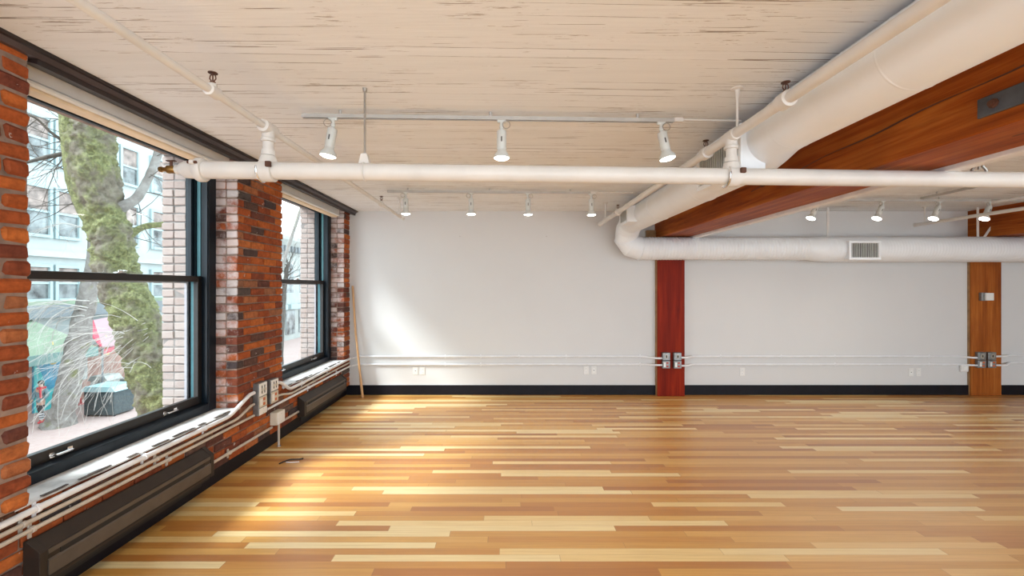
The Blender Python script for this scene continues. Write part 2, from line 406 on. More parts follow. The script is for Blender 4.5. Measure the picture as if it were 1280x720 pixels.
# ------------------------------------------------------------------ room shell
XL, XR, YB = -2.32, 9.8, -3.0
fl = MB().box(-2.45, XR, YB, BACK+.1, -.12, 0).build('floor', M['floor']); struct(fl, 'glossy strip wood floor of mixed honey and pale boards')
ce = MB().box(-2.9, XR, YB, BACK+.1, CEIL, CEIL+.15).build('ceiling', M['ceiling']); struct(ce, 'white painted plank ceiling with dark cracks')
wb = MB().box(-2.9, XR, BACK, BACK+.14, -.12, CEIL).build('wall_back', M['plaster']); struct(wb, 'plain white painted back wall')
wr = MB().box(XR, XR+.15, YB, BACK+.14, -.12, CEIL).build('wall_right_added', M['plaster']); struct(wr, 'unseen plain white right wall, added to cut glare on the floor')  # out of view; added to keep open-sky glare off the floor
# two picture nails in the wall are parts of it
for px in (575, 683):
    p = P(px, 296, BACK)
    nl = MB().cyl((p.x, BACK+.01, p.z), (p.x, BACK-.018, p.z+.006), .003, 8).build('nail', M['rust'], wb)

PIERS = [(-1.15, -.4, -2.32), (1.3, 2.05, -2.25), (3.74, 4.49, -2.32), (6.2, BACK, -2.32)]
OPEN = [(-.4, 1.3), (2.05, 3.74), (4.49, 6.2)]
core = MB()
core.box(-2.9, XL-.10, YB, BACK, -.12, .525)                      # behind the lower brickwork
core.box(XL-.10, -2.385, YB, BACK, -.12, .17)
core.box(-2.9, -2.70, YB, BACK, -4, -.12)
core.box(-2.72, -2.52, YB, BACK, 2.715, CEIL); core.box(-2.9, -2.72, YB, BACK, 2.725, CEIL+.4)                       # head above the windows
core.box(-2.9, XL-.005, YB, PIERS[0][1]-.006, .525, CEIL)
for a, b, x in PIERS[1:]:
    core.box(-2.9, x-.012, a+.008, b-(.008 if b < BACK else 0), .569 if x > -2.3 else .50, CEIL); core.box(-2.9, XL-.02, a+.008, b-.001, .50, .57)
core.box(XL-.11, XL-.012, YB, BACK, .145, .52)
wl = core.build('wall_left', M['mortar']); struct(wl, 'exposed red brick window wall')
CO = .0705
def course(mb, x, dep, a, b, z, i, h=CO, L=.213, off=None, jit=.0022, both=True, ch=.005):
    off = (i % 2)*L*.5+.01 if off is None else off
    ys = [a]; y = a-off+L
    if y-a < .05: y += L*.5
    while y < b-.05: ys.append(y); y += L+random.uniform(-.006, .006)
    ys.append(b)
    for y0, y1 in zip(ys, ys[1:]):
        dz = random.uniform(-.0015, .0015); dx = random.uniform(-.004, .004)
        e0 = random.uniform(-.005, .005) if y0 == a else .0055
        e1 = random.uniform(-.005, .005) if y1 == b else .0055
        f0 = len(mb.f); mb.box(x-dep, x+dx, y0+e0, y1-e1, z+.0055+dz, z+h-.0055+dz, ch, random.random(), jit)
        for i_ in range(f0, len(mb.f)):
            m_ = sum(mb.v[q].y for q in mb.f[i_])/len(mb.f[i_])
            if (y0 == a and m_ < y0+e0+ch*.9) or (y1 == b and m_ > y1-e1-ch*.9): mb.w[i_] = 1.0
lo = MB()
for i in range(6):
    h = (.541-.14)/6
    course(lo, XL, .095, .9, BACK, .14+i*h, i, h=h)
lo.build('brickwork', M['brick'], wl)
for k, (a, b, x) in enumerate(PIERS[1:]):
    mb = MB(); zb_ = .568 if k == 0 else .53; nz = 28 if k == 0 else 31; h = (CEIL-zb_)/nz
    for i in range(nz):
        course(mb, x, .098, a, b, zb_+i*h, i, h=h, ch=.013 if k == 0 else .006, jit=.005 if k == 0 else .0025)
        course(mb, x-.103, .098 if x > -2.3 else .09, a, b, zb_+i*h, i, h=h, off=.1+(i % 2)*.08)
    mb.build('brick_pier', M['brick'], wl)
    ex = MB(); exm = MB(); exm.box(-2.895, -2.705, a-.084, b+(.084 if b < BACK else 0), -.6, 2.72); exm.build('outer_reveal_mortar', M['outer_mortar'], wl)
    for i in range(48):
        course(ex, -2.70, .10, a-.09, b+.09 if b < BACK else b, -.6+i*CO, i, off=.05)
        course(ex, -2.805, .10, a-.09, b+.09 if b < BACK else b, -.6+i*CO, i+1, off=.05)
    ex.build('outer_brick_reveal', M['pale_brick'], wl)
# whitewashed sills with a ragged front edge
for a, b in OPEN[1:]:
    mb = MB(); n = 46; vs = []; fs = []
    for i in range(n+1):
        y = a-.02+(b-a+.04)*i/n
        xe = XL+.012+mnoise.noise(Vector((y*9, 3.1, a)))*.014
        for x, z in ((-2.52, .50), (-2.52, .553), (-2.43, .555), (xe-.02, .556+mnoise.noise(Vector((y*7, 1, 0)))*.003), (xe, .551), (xe-.004, .541)): vs.append((x, y, z))
    for i in range(n):
        for j in range(5): fs.append((i*6+j, i*6+j+1, i*6+6+j+1, i*6+6+j))
    mb._add(vs, fs); mb.build('window_sill', M['sill'], wl, bevel=0)
    d = MB()                                                     # dark line of broken paint along the sill's edge
    for i in range(26):
        y = a+.05+(b-a-.1)*i/26
        if random.random() < .72:
            d.obox((XL+.006+random.uniform(-.008, .006), y+.03, .558), (.007+random.uniform(0, .006), .034, .0022), Matrix.Rotation(random.uniform(-.06, .06), 3, 'Z'), .001)
    d.build('chipped_paint_edge', M['sill_dirt'], wl)

# ceiling lintel along the window wall
t1 = MB()
t1.prism([(-2.195, CEIL), (-2.195, CEIL-.016), (-2.235, CEIL-.020), (-2.235, CEIL)], 'y', YB, BACK)
tr = t1.build('trim_1', M['lintel']); struct(tr, 'dark brown lintel trim where the ceiling meets the window wall')
MB().prism([(-2.212, CEIL-.016), (-2.228, CEIL-.040), (-2.30, CEIL-.040), (-2.30, CEIL-.016)], 'y', YB, BACK).build('lower_flange', M['lintel2'], tr)
MB().prism([(-2.232, CEIL-.038), (-2.234, CEIL-.067), (-2.352, CEIL-.034), (-2.352, CEIL-.02)], 'y', 2.06, BACK).build('soffit_strip', M['lintel'], tr)

# baseboards
bl = MB().box(-2.40, -2.365, .3, BACK, 0, .135).build('baseboard_left', M['base'], bevel=.004); struct(bl)
P1 = (2.23, 2.63, 6.34); P2 = (6.876, 7.325, 6.38)
bb = MB()
for x0, x1 in ((-2.38, P1[0]), (P1[1], P2[0]), (P2[1], XR)): bb.box(x0, x1, BACK-.018, BACK, 0, .145)
bbo = bb.build('baseboard_back', M['base'], bevel=.004); struct(bbo)
MB().box(-2.32, P1[0], BACK-.008, BACK, .145, .153).build('paint_line', M['plaster'], bbo)

# ------------------------------------------------------------------ windows
def window(k, a, b):
    w = sempty('window_%d' % k, (-2.6, a, .54))
    w['label'] = 'black double hung sash window ' + ('with the mossy tree outside' if k == 1 else 'beside the far wall')
    J = .09; z0, zm, z1 = .54, 1.665, 2.715
    f = MB()
    f.box(-2.70, -2.505, a, a+J, z0, z1); f.box(-2.70, -2.505, b-J, b, z0, z1)
    f.box(-2.70, -2.505, a+J, b-J, z1-.035, z1)
    f.prism([(-2.505, z0), (-2.505, z0+.078), (-2.56, z0+.086), (-2.70, z0+.06), (-2.70, z0)], 'y', a+J, b-J)
    f.build('window_frame', M['frame'], w, bevel=.005)
    for y in (a+J, b-J):                                         # jamb liners with two running grooves
        s = 1 if y == a+J else -1
        l = MB(); l.box(-2.695, -2.665, y, y+s*.012, z0+.07, z1-.035); l.box(-2.612, -2.606, y, y+s*.016, z0+.07, z1-.035)
        l.box(-2.53, -2.512, y, y+s*.014, z0+.09, z1-.035)
        l.build('stop_bead', M['frame'], w)
        MB().box(-2.655, -2.622, y, y+s*.006, z0+.07, z1-.035).build('jamb_liner', M['track_teal'], w)
        MB().box(-2.602, -2.575, y, y+s*.006, zm+.03, z1-.035).build('jamb_liner', M['track_teal'], w)
    def sash(name, x0, x1, za, zb, st, bot, top, mat):
        s = MB(); ya, yb = a+J+.006, b-J-.006
        s.box(x0, x1, ya, ya+st, za, zb); s.box(x0, x1, yb-st, yb, za, zb)
        s.box(x0, x1, ya+st, yb-st, za, za+bot); s.box(x0, x1, ya+st, yb-st, zb-top, zb)
        o = s.build(name, mat, w, bevel=.004)
        xm = (x0+x1)/2
        MB().box(xm-.002, xm+.002, ya+st-.004, yb-st+.004, za+bot-.004, zb-top+.004).build('glass_pane', M['glass'], o)
        return o
    sash('upper_sash', -2.655, -2.62, zm-.02, z1-.035, .042, .045, .036, M['frame'])
    lo_ = sash('lower_sash', -2.602, -2.562, z0+.082, zm+.027, .045, .068, .048, M['frame_dark'])
    ym = (a+b)/2
    lk = MB(); lk.box(-2.60, -2.565, ym-.035, ym+.035, zm+.027, zm+.036, .003); lk.lathe((-2.582, ym, zm+.036), (0, 0, 1), [(0, .014), (.012, .012), (.015, .004)]); lk.obox((-2.57, ym+.02, zm+.045), (.02, .006, .004), None, .002)
    lk.build('sash_lock', M['chrome'], lo_)
    for y in ((a+.44), (b-.44)):
        hd = MB(); hd.tube(bend([(-2.565, y-.05, z0+.108), (-2.535, y-.05, z0+.112), (-2.535, y+.05, z0+.112), (-2.565, y+.05, z0+.108)], .015), .006, 8)
        hd.box(-2.565, -2.559, y-.066, y-.036, z0+.095, z0+.125, .002); hd.box(-2.565, -2.559, y+.036, y+.066, z0+.095, z0+.125, .002)
        hd.build('sash_lift', M['chrome'], lo_)
    if k < 3:
        sc = MB(); sc.box(-2.692, -2.672, b-J-.03, b-J-.004, z0+.07, zm); sc.box(-2.692, -2.672, a+J+.004, a+J+.03, z0+.07, zm)
        sc.box(-2.692, -2.672, a+J+.03, b-J-.03, zm-.03, zm)
        sc.build('outer_screen_frame', M['screen'], w)
    return w
for k, (a, b) in enumerate(OPEN[1:]): window(k+1, a, b)

def shade(a, b, label):
    t = thing('roller_shade', (-2.45, (a+b)/2, 2.6), label, 'roller shade', 'raised roller shades over the windows')
    y0, y1 = a+.012, b-.012
    MB().prism([(-2.385, 2.727), (-2.378, 2.642), (-2.40, 2.638), (-2.50, 2.63), (-2.50, 2.712), (-2.40, 2.727)], 'y', y0, y1).build('fascia', M['fascia'], t)
    MB().box(-2.392, -2.366, y0+.02, y1-.02, 2.609, 2.638, .008).build('hem_bar', M['hem_white'], t)
    MB().box(-2.485, -2.398, y0+.02, y1-.02, 2.598, 2.626, .006).build('rolled_fabric', M['hem'], t)
    MB().prism([(-2.40, 2.60), (-2.50, 2.60), (-2.50, 2.71), (-2.40, 2.71)], 'y', y0-.008, y0).build('end_bracket', M['fascia'], t)
    return t
shade(*OPEN[1], 'white roller shade rolled up across the top of the near left window')
shade(*OPEN[2], 'white roller shade rolled up across the top of the far window by the back wall')

# ------------------------------------------------------------------ timber posts and beams
def post(px0, px1, yf, mat, label, top):
    t = thing('timber_post', ((px0+px1)/2, (yf+BACK)/2, 0), label, 'post', 'timber posts on the back wall')
    MB().box(px0, px1, yf, BACK-.001, 0, top).build('post_shaft', mat, t, bevel=.006)
    MB().box(px0-.006, px0+.004, yf+.02, BACK-.001, 0, top-.2).build('lit_side', M['lit_and_raw'], t)  # light falling on the post's left side, painted as a paler skin
    return t
post(*P1, M['post'], 'dark red stained timber post on the back wall under the duct elbow', 2.32)
post(*P2, M['post2'], 'orange brown timber post on the back wall with a white thermostat', 2.32)
def beam(x0, x1, y0, y1, label):
    t = thing('timber_beam', ((x0+x1)/2, y1, 2.32), label, 'beam', 'heavy timber ceiling beams')
    n = 60; vs = []; fs = []
    prof = lambda i: [(x0, 2.328), (x0+.008, 2.32), (x1-.008, 2.32), (x1, 2.328), (x1, CEIL), (x0, CEIL)]
    for i in range(n+1):
        y = y0+(y1-y0)*i/n
        for j, (x, z) in enumerate(prof(i)):
            k = mnoise.noise(Vector((y*1.3, j*5.1, x0)))*.006
            vs.append((x+(k if j in (0, 3) else 0), y, z+(k if j < 4 else 0)))
    for i in range(n):
        for j in range(6): fs.append((i*6+j, i*6+(j+1) % 6, i*6+6+(j+1) % 6, i*6+6+j))
    fs.append(list(range(6))[::-1]); fs.append([n*6+j for j in range(6)])
    mb = MB()._add(vs, fs); mb.build('beam_timber', M['beam'], t)
    return t
b1 = beam(2.217, 2.63, YB, BACK-.002, 'long red brown timber beam running overhead beside the white duct')
ck = MB()                                                        # long drying crack along its side
pts = [(2.2172, y, 2.52+.035*math.sin(y*1.1)+.006*math.sin(y*9)-.012*(y-2)) for y in [i*.1+.4 for i in range(36)]]
vs = []; fs = []
for i, p in enumerate(pts):
    w = .0035*(.4+abs(math.sin(i*.37)))
    vs += [(2.2145, p[1], p[2]-w), (2.2145, p[1], p[2]+w), (2.222, p[1], p[2]+w), (2.222, p[1], p[2]-w)]
for i in range(len(pts)-1):
    for j in range(4): fs.append((i*4+j, i*4+(j+1) % 4, i*4+4+(j+1) % 4, i*4+4+j))
ck._add(vs, fs); ck.build('drying_crack', M['rust'], b1)
sp = MB().box(2.203, 2.2165, .9, 2.02, 2.385, 2.475, .003).build('strap_plate', M['steel'], b1)
for y in (1.95, 1.25):
    MB().lathe((2.203, y, 2.43), (-1, 0, 0), [(0, .022), (.004, .022), (.006, .013), (.018, .013)], 8, False).build('bolt', M['rust'], sp)
MB().box(2.08, 2.215, 6.36, BACK-.001, 2.33, 2.44, .004).build('bearing_block', M['lit_and_raw'], b1)
b2 = beam(6.876, 7.325, YB, BACK-.002, 'far right timber beam above the post with the thermostat')

# ------------------------------------------------------------------ air duct
D = thing('air_duct', (1.69, 5.9, 2.5), 'large white round air duct running along the ceiling and turning right at the back wall', 'duct')
R = .16
def ring_tube(mb, pts, r, n=40): return mb.tube(pts, r, n)
near = MB(); ya = -2.7
near.tube([(1.655, ya, 2.56), (1.655, 2.50, 2.56), (1.66, 2.62, 2.552), (1.675, 2.76, 2.52), (1.68, 2.86, 2.50), (1.70, 2.95, 2.498)], [.163, .163, .163, .161, .16, .16], 40)
near.build('near_run', M['duct'], D, sharp=50)
for y in (.9, 1.75, 2.48):
    MB().tube([(1.655, y-.006, 2.56), (1.655, y, 2.56), (1.655, y+.006, 2.56)], [.1632, .1648, .1632], 40).build('seam_band', M['duct'], D)
far = MB(); far.tube([(1.70, 2.93, 2.498), (1.715, 5.72, 2.498)], R, 40); far.build('far_run', M['duct'], D)
for y in (3.7, 4.75):
    MB().tube([(1.7075, y-.008, 2.498), (1.7075, y, 2.498), (1.7075, y+.008, 2.498)], [R, R+.004, R], 40).build('seam_band', M['duct'], D)
YD = 6.15; ZD = 2.15
ep = [Vector((1.715, 5.70, 2.498)), Vector((1.715, 5.90, 2.49)), Vector((1.715, 6.06, 2.41)), Vector((1.72, 6.15, 2.29)), Vector((1.79, 6.15, 2.19)), Vector((1.92, 6.15, 2.15)), Vector((2.0, 6.15, 2.15))]
el = MB()
el.tube(ep, [R, R, R*1.03, R*1.05, R*1.06, R*1.02, R], 36, sm=False)
elo = el.build('elbow', M['duct'], D)
for p, d in ((ep[3], Vector((.3, .5, -1))), (ep[5], Vector((1, 0, -.2)))):
    d.normalize(); MB().tube([p-d*.008, p, p+d*.008], [R*1.05, R*1.095, R*1.05], 36).build('gore_seam', M['duct'], elo)
rb = MB(); pts = []; rs = []
x = 1.98
while x < 4.22:
    pts += [(x, YD, ZD), (x+.012, YD, ZD), (x+.02, YD, ZD), (x+.028, YD, ZD)]; rs += [R, R, R+.006, R]; x += .042
pts += [(4.27, YD, ZD), (4.45, YD, ZD-.012)]; rs += [R, .178]; x = 4.47
while x < 9.4:
    pts += [(x, YD, ZD-.012), (x+.012, YD, ZD-.012), (x+.02, YD, ZD-.012), (x+.028, YD, ZD-.012)]; rs += [.178, .178, .181, .178]; x += .042
rb.tube(pts, rs, 40); rb.build('cross_run', M['duct_ribbed'], D, sharp=60)
def register(axis, ctr, w, h, box, nsl, slat_h, parent):
    """a louvred register on a shallow box; axis 'x' faces -X, 'y' faces -Y"""
    c = Vector(ctr)
    T = (lambda a, d, z: Vector((c.x-d, c.y+a, c.z+z))) if axis == 'x' else (lambda a, d, z: Vector((c.x+a, c.y-d, c.z+z)))
    def bx(mb, a0, a1, d0, d1, z0, z1, ch=0):
        p, q = T(a0, d0, z0), T(a1, d1, z1); mb.box(min(p.x, q.x), max(p.x, q.x), min(p.y, q.y), max(p.y, q.y), min(p.z, q.z), max(p.z, q.z), ch)
    fr = MB(); e = .035
    bx(fr, -w/2, w/2, 0, .012, -h/2, -h/2+e, .003); bx(fr, -w/2, w/2, 0, .012, h/2-e, h/2, .003)
    bx(fr, -w/2, -w/2+e, 0, .012, -h/2+e, h/2-e, .003); bx(fr, w/2-e, w/2, 0, .012, -h/2+e, h/2-e, .003)
    r = fr.build('register_frame', M['duct'], parent)
    if box:
        bk = MB(); bx(bk, -w/2+.012, w/2-.012, -box, -.001, -h/2+.012, h/2-.012); bk.build('register_box', M['duct'], r)
    bk = MB(); bx(bk, -w/2+e-.002, w/2-e+.002, -.001, .001, -h/2+e-.002, h/2-e+.002); bk.build('dark_opening', M['blk'], r)
    for i in range(nsl):
        a = -w/2+e+(w-2*e)*(i+.5)/nsl
        s = MB(); bx(s, a-.0035, a+.0035, .001, .011, -h/2+e, h/2-e); s.build('slat', M['fixture'], r)
register('x', (1.475, 3.0, 2.475), .62, .30, .15, 17, 0, D)
register('x', (1.475, 5.38, 2.49), .36, .22, .15, 7, 0, D)
register('y', (4.94, 5.945, 2.108), .44, .265, .12, 15, 0, D)
for x, tilt in ((4.575, 0), (6.70, 0), (6.75, .25)):
    h = MB(); h.obox((x+tilt*.35, YD-.02, (2.32+CEIL)/2) if not tilt else (x+.09, YD-.02, 2.38), (.016, .004, (CEIL-2.30)/2 if not tilt else .10), Matrix.Rotation(0 if not tilt else .6, 3, 'Y'), .002)
    h.build('hanger_strap', M['pipe'], D)

# ------------------------------------------------------------------ sprinkler pipes
def main_y(x): return 2.455+.047*(x+.8)
ZM = H+.655; RM = .048
SM = thing('sprinkler_main', (-1.8, main_y(-1.8), ZM), 'fat white sprinkler pipe crossing the room under the beams', 'pipe')
xa, xb = -1.76, 8.2
MB().tube([(xa, main_y(xa), ZM), (xb, main_y(xb), ZM)], RM, 28).build('main_pipe', M['pipe'], SM)
dirx = Vector((1, .047, 0)).normalized()
def on(x, dz=0): return Vector((x, main_y(x), ZM+dz))
def coupling(x, name='grooved_coupling', r=.066, hw=.022):
    c = MB(); c.lathe(on(x)-dirx*hw, dirx, [(0, RM+.002), (.001, r*.93), (.008, r), (hw*2-.008, r), (hw*2-.001, r*.93), (hw*2, RM+.002)], 28)
    c.box(x-.012, x+.012, main_y(x)-.085, main_y(x)-.055, ZM+.012, ZM+.034, .004)
    o = c.build(name, M['pipe'], SM)
    b = MB(); b.cyl((x-.024, main_y(x)-.072, ZM+.023), (x+.024, main_y(x)-.072, ZM+.023), .008, 8); b.build('bolt', M['rust'], o)
coupling(-1.70); 
MB().lathe(on(-1.76), -dirx, [(0, RM), (.02, RM*.98), (.045, RM*.75), (.055, .026), (.075, .024)], 24).build('end_cap', M['pipe'], SM)
dv = MB(); dv.lathe(on(-1.835), -dirx, [(0, .014), (.01, .021), (.045, .022), (.05, .012), (.075, .012), (.078, .016), (.09, .014)], 14)
dvo = dv.build('drain_valve', M['brass'], SM)
v2 = MB(); v2.cyl(on(-1.862, .015), on(-1.862, .045), .008, 10); v2.obox(on(-1.862, .048), (.026, .010, .003), None, .002); v2.build('valve_handle', M['rust'], dvo)
XB1, XB2 = -1.335, 1.335; ZB = H+.892; RB = .0185
for x in (XB1, XB2):
    y = main_y(x)
    c = MB(); c.lathe(on(x)-dirx*.035, dirx, [(0, RM+.002), (.003, RM+.014), (.067, RM+.014), (.07, RM+.002)], 28)
    c.lathe(on(x, .03), (0, 0, 1), [(0, .05), (.03, .046), (.05, .040)], 20)
    co = c.build('mechanical_tee', M['pipe'], SM)
    u = MB(); u.tube([on(x)+Vector((.01+.045*s, -.05*0, 0))+Vector((0, -.062*math.cos(t), -.062*math.sin(t))) for s, t in [(-1, k*PI/10-.2) for k in range(8)]], .006, 8); u.build('u_bolt', M['chrome'], co)
    bz = MB(); bz.box(x+.02, x+.05, y-.075, y-.055, ZM+.005, ZM+.035, .003); bz.build('bolt', M['rust'], co)
for x in (-.80,):                                                # rod hangers of the main pipe
    y = main_y(x)
    hg = MB(); hg.cyl(on(x, .075), (x, y, CEIL), .006, 10); ho = hg.build('hanger_rod', M['rod'], SM)
    r = MB(); r.tube([on(x)+Vector((0, (RM+.004)*math.sin(a), (RM+.004)*math.cos(a))) for a in [2*PI*k/28 for k in range(29)]], .004, 8, False)
    r.prism([(-.030+x, ZM+.045), (.030+x, ZM+.045), (.016+x, ZM+.10), (-.016+x, ZM+.10)], 'y', y-.02, y+.02); r.build('hanger_ring', M['pipe'], ho)
    MB().lathe((x, y, CEIL), (0, 0, -1), [(0, .014), (.02, .011)], 12).build('ceiling_anchor', M['rod'], ho)
x = 2.88
y = main_y(x); hg = MB(); hg.cyl(on(x, .06), (x, y, CEIL), .006, 10); ho = hg.build('hanger_rod', M['rod'], SM)
for s in (-1, 1):
    MB().tube([on(x+.02*s, .085), on(x+.045*s, .06), on(x+.055*s, .0)], .008, 8).build('clevis_strap', M['rod'], ho)

def branch(xb, y0, y1, tee_y, heads, hang, label, zb=ZB, r=RB, r2=None):
    t = thing('sprinkler_branch_pipe', (xb, y1, zb), label, 'pipe', 'sprinkler branch pipes below the ceiling')
    MB().tube([(xb, y0, zb), (xb, y1-.04, zb)], r, 20).build('branch_pipe', M['pipe'], t)
    MB().lathe((xb, y1-.05, zb), (0, 1, 0), [(0, r), (.002, r*1.25), (.045, r*1.25), (.05, r*.6)], 18).build('end_cap', M['pipe'], t)
    if tee_y:
        rr = MB(); rr.tube([(xb, tee_y, ZM+.075), (xb, tee_y, zb)], .030, 20); rr.build('riser', M['pipe'], t)
        te = MB(); te.lathe((xb, tee_y-.06, zb), (0, 1, 0), [(0, r*1.05), (.003, .034), (.02, .036), (.10, .036), (.117, .034), (.12, r*1.05)], 20)
        te.lathe((xb, tee_y, zb), (0, 0, -1), [(0, .034), (.055, .034), (.06, .038), (.075, .038), (.078, .030)], 20)
        MB().lathe((xb, tee_y, ZM+.115), (0, 0, -1), [(0, .031), (.002, .037), (.03, .037), (.034, .031)], 20).build('riser_collar', M['pipe'], t)
        te.build('tee_fitting', M['pipe'], t)
    for y in heads:
        fi = MB(); fi.lathe((xb, y-.035, zb), (0, 1, 0), [(0, r), (.004, r*1.45), (.066, r*1.45), (.07, r)], 18); fi.lathe((xb, y, zb), (0, 0, 1), [(0, .02), (.032, .018), (.038, .012)], 14)
        f = fi.build('head_fitting', M['pipe'], t)
        s = MB(); z = zb+.036
        s.lathe((xb, y, z), (0, 0, 1), [(0, .010), (.008, .012), (.012, .007)], 12)
        s.tube([(xb-.004, y, z+.01), (xb-.014, y, z+.022), (xb-.012, y, z+.036), (xb, y, z+.045)], .0028, 6); s.tube([(xb+.004, y, z+.01), (xb+.014, y, z+.022), (xb+.012, y, z+.036), (xb, y, z+.045)], .0028, 6)
        s.cyl((xb, y, z+.012), (xb, y, z+.04), .003, 6)
        s.lathe((xb, y, z+.045), (0, 0, 1), [(0, .006), (.002, .020), (.005, .020), (.006, .004)], 14)
        s.build('sprinkler_head', M['rust'], f)
    for y in hang:
        h = MB(); h.lathe((xb, y, CEIL), (0, 0, -1), [(0, .036), (.006, .034), (.014, .016), (.03, .012)], 18); h.cyl((xb, y, CEIL-.02), (xb, y, zb+r), .009, 10)
        h.tube([(xb+(r+.004)*math.sin(a), y, zb+(r+.004)*math.cos(a)) for a in [2*PI*k/18 for k in range(19)]], .005, 8, False)
        h.build('pipe_hanger', M['pipe'], t)
    return t
branch(XB1, -2.6, 5.62, main_y(XB1), (1.97, 4.645), (5.45,), 'thin cream sprinkler pipe under the ceiling near the left windows')
branch(XB2, -2.6, 6.1, main_y(XB2), (2.06, 2.88, 5.13), (5.78,), 'white sprinkler pipe running along the left side of the round duct', r=.0275)
branch(5.87, -2.6, 6.2, 0, (4.75,), (6.05,), 'thin white sprinkler pipe in the right bay beyond the long beam', r=.022)
# flange and drop beside the right riser
fg = thing('ceiling_hanger', (1.316, main_y(1.25), CEIL), 'small white flanged pipe hanger on the ceiling above the right riser', 'hanger')
MB().lathe((1.316, 2.455, CEIL), (0, 0, -1), [(0, .034), (.005, .033), (.010, .014), (.03, .011), (.06, .008)], 20).build('hanger_flange', M['pipe'], fg)
MB().cyl((1.316, 2.455, CEIL-.05), (1.316, 2.455, ZB+.02), .007, 10).build('hanger_drop', M['pipe'], fg)

# white raceway under the right edge of the long beam
rp = thing('raceway', (2.70, BACK, 2.3), 'white painted raceway along the lower right edge of the long beam', 'raceway')
MB().box(2.632, 2.712, .2, 6.25, 2.292, 2.345, .006).build('raceway_body', M['conduit_white'], rp)
MB().box(2.634, 2.70, .2, 6.25, 2.3455, 2.352, .002).build('raceway_cover', M['pipe'], rp)
cd = thing('ceiling_conduit', (6.1, 5.0, 2.66), 'thin white conduit in the far right of the ceiling above the branch pipe', 'conduit')
MB().tube([(6.12, 1.0, 2.665), (6.12, 5.4, 2.665), (6.12, 5.55, 2.70)], .018, 12).build('conduit_run', M['conduit_white'], cd)
MB().lathe((6.12, 5.05, 2.665), (0, 1, 0), [(0, .018), (.002, .027), (.05, .027), (.052, .018)], 14).build('coupling', M['conduit_white'], cd)

# ------------------------------------------------------------------ light tracks and lamps
def track(p, q, label, feed=None):
    p, q = Vector(p), Vector(q); d = (q-p).normalized(); mid = (p+q)/2
    t = thing('light_track', mid, label, 'light track', 'ceiling light tracks')
    ang = math.atan2(d.y, d.x); rot = Matrix.Rotation(ang, 3, 'Z')
    L = (q-p).length/2
    m = MB(); m.obox(mid, (L, .0145, .009), rot, .003); 
    m.obox(mid+rot @ Vector((0, .0115, -.012)), (L, .003, .005), rot); m.obox(mid+rot @ Vector((0, -.0115, -.012)), (L, .003, .005), rot)
    m.build('track_rail', M['track'], t)
    g = MB(); g.obox(mid+Vector((0, 0, -.0105)), (L-.01, .010, .002), rot); g.build('track_slot', M['groove'], t)
    for s in (-.8, 0, .8):
        c = MB(); c.cyl(mid+d*L*s+Vector((0, 0, .009)), (mid.x+d.x*L*s, mid.y+d.y*L*s, CEIL), .009, 10); c.build('track_clip', M['track'], t)
    if feed:
        f = MB(); f.tube([q+Vector((0, 0, .004)), q+d*feed], .008, 10); f.obox(q+d*.03, (.03, .016, .014), rot, .003); f.build('feed_conduit', M['pipe'], t)
    return t
ZT = H+1.095
track((-1.295, 2.75, ZT), (1.10, 2.83, ZT), 'front light track with three lamps above the fat sprinkler pipe', .45)
track((-1.345, 4.91, ZT), (.98, 4.99, ZT), 'rear light track with four lamps in front of the back wall', .5)
track((3.9, 5.40, ZT), (7.0, 5.46, ZT), 'right bay light track with four tilted lamps')
track((5.1, 3.4, ZT), (5.1, 5.30, ZT), 'short light track at right angles in the right bay')
LAMPS = []
def lamp(pos, dirv, label, loop=1, e=1.0):
    p = Vector(pos); d = Vector(dirv).normalized()
    t = thing('track_lamp', p, label, 'track light', 'lit white track lamps')
    ad = MB(); ad.box(p.x-.028, p.x+.028, p.y-.012, p.y+.012, p.z-.034, p.z-.010, .004); ad.cyl(p+Vector((0, 0, -.03)), p+Vector((0, 0, -.055)), .012, 12)
    ad.build('track_adapter', M['fixture'], t)
    k = p+Vector((0, 0, -.062))
    yk = MB(); yk.ball(k, .015, 8); yk.tube([k, k+d*.03], .011, 10)
    yk.build('swivel_joint', M['fixture'], t)
    lp = MB(); c = k+Vector((-.030*loop, -.012, .012)); lp.tube([c+Vector((.024*math.cos(a)*1.0, 0, .024*math.sin(a))) for a in [2*PI*i/20 for i in range(21)]], .0028, 6, False)
    lp.build('cable_loop', M['rod'], t)
    h0 = k+d*.022
    bd = MB(); bd.lathe(h0, d, [(0, .012), (.001, .028), (.006, .0305), (.112, .0305), (.116, .0275), (.120, .027), (.130, .029), (.158, .049), (.170, .053), (.176, .053), (.177, .047)], 28)
    b = bd.build('lamp_body', M['fixture'], t)
    u = d.orthogonal().normalized(); u = Vector((0, -1, 0))-d*Vector((0, -1, 0)).dot(d); u.normalize()
    sl = MB(); q = Matrix((u.cross(d), u, d)).transposed(); sl.obox(h0+d*.062+u*.030, (.004, .002, .016), q); sl.build('vent_slot', M['groove'], b)
    for s in (-1, 1):
        sc = MB(); n = u.cross(d)*s; sc.cyl(h0+d*.117+n*.02, h0+d*.117+n*.033, .004, 8); sc.build('thumb_screw', M['fixture'], b)
    ln = MB(); ln.lathe(h0+d*.174, d, [(0, .047), (.004, .0475), (.010, .036), (.013, .012)], 28); ln.build('lamp_glass', M['lamp'], t)
    li = bpy.data.lights.new('lamp_light', 'SPOT'); li.energy = 20*e; li.spot_size = math.radians(115); li.spot_blend = 1.0; li.shadow_soft_size = .045; li.color = (1, .95, .88)
    lo = bpy.data.objects.new('lamp_light', li); COL.objects.link(lo); lo.parent = t; lo.location = h0+d*.20-p
    lo.rotation_euler = d.to_track_quat('-Z', 'Y').to_euler()
    return t
def ty1(x): return 2.75+.0334*(x+1.295)
def ty2(x): return 4.91+.0344*(x+1.345)
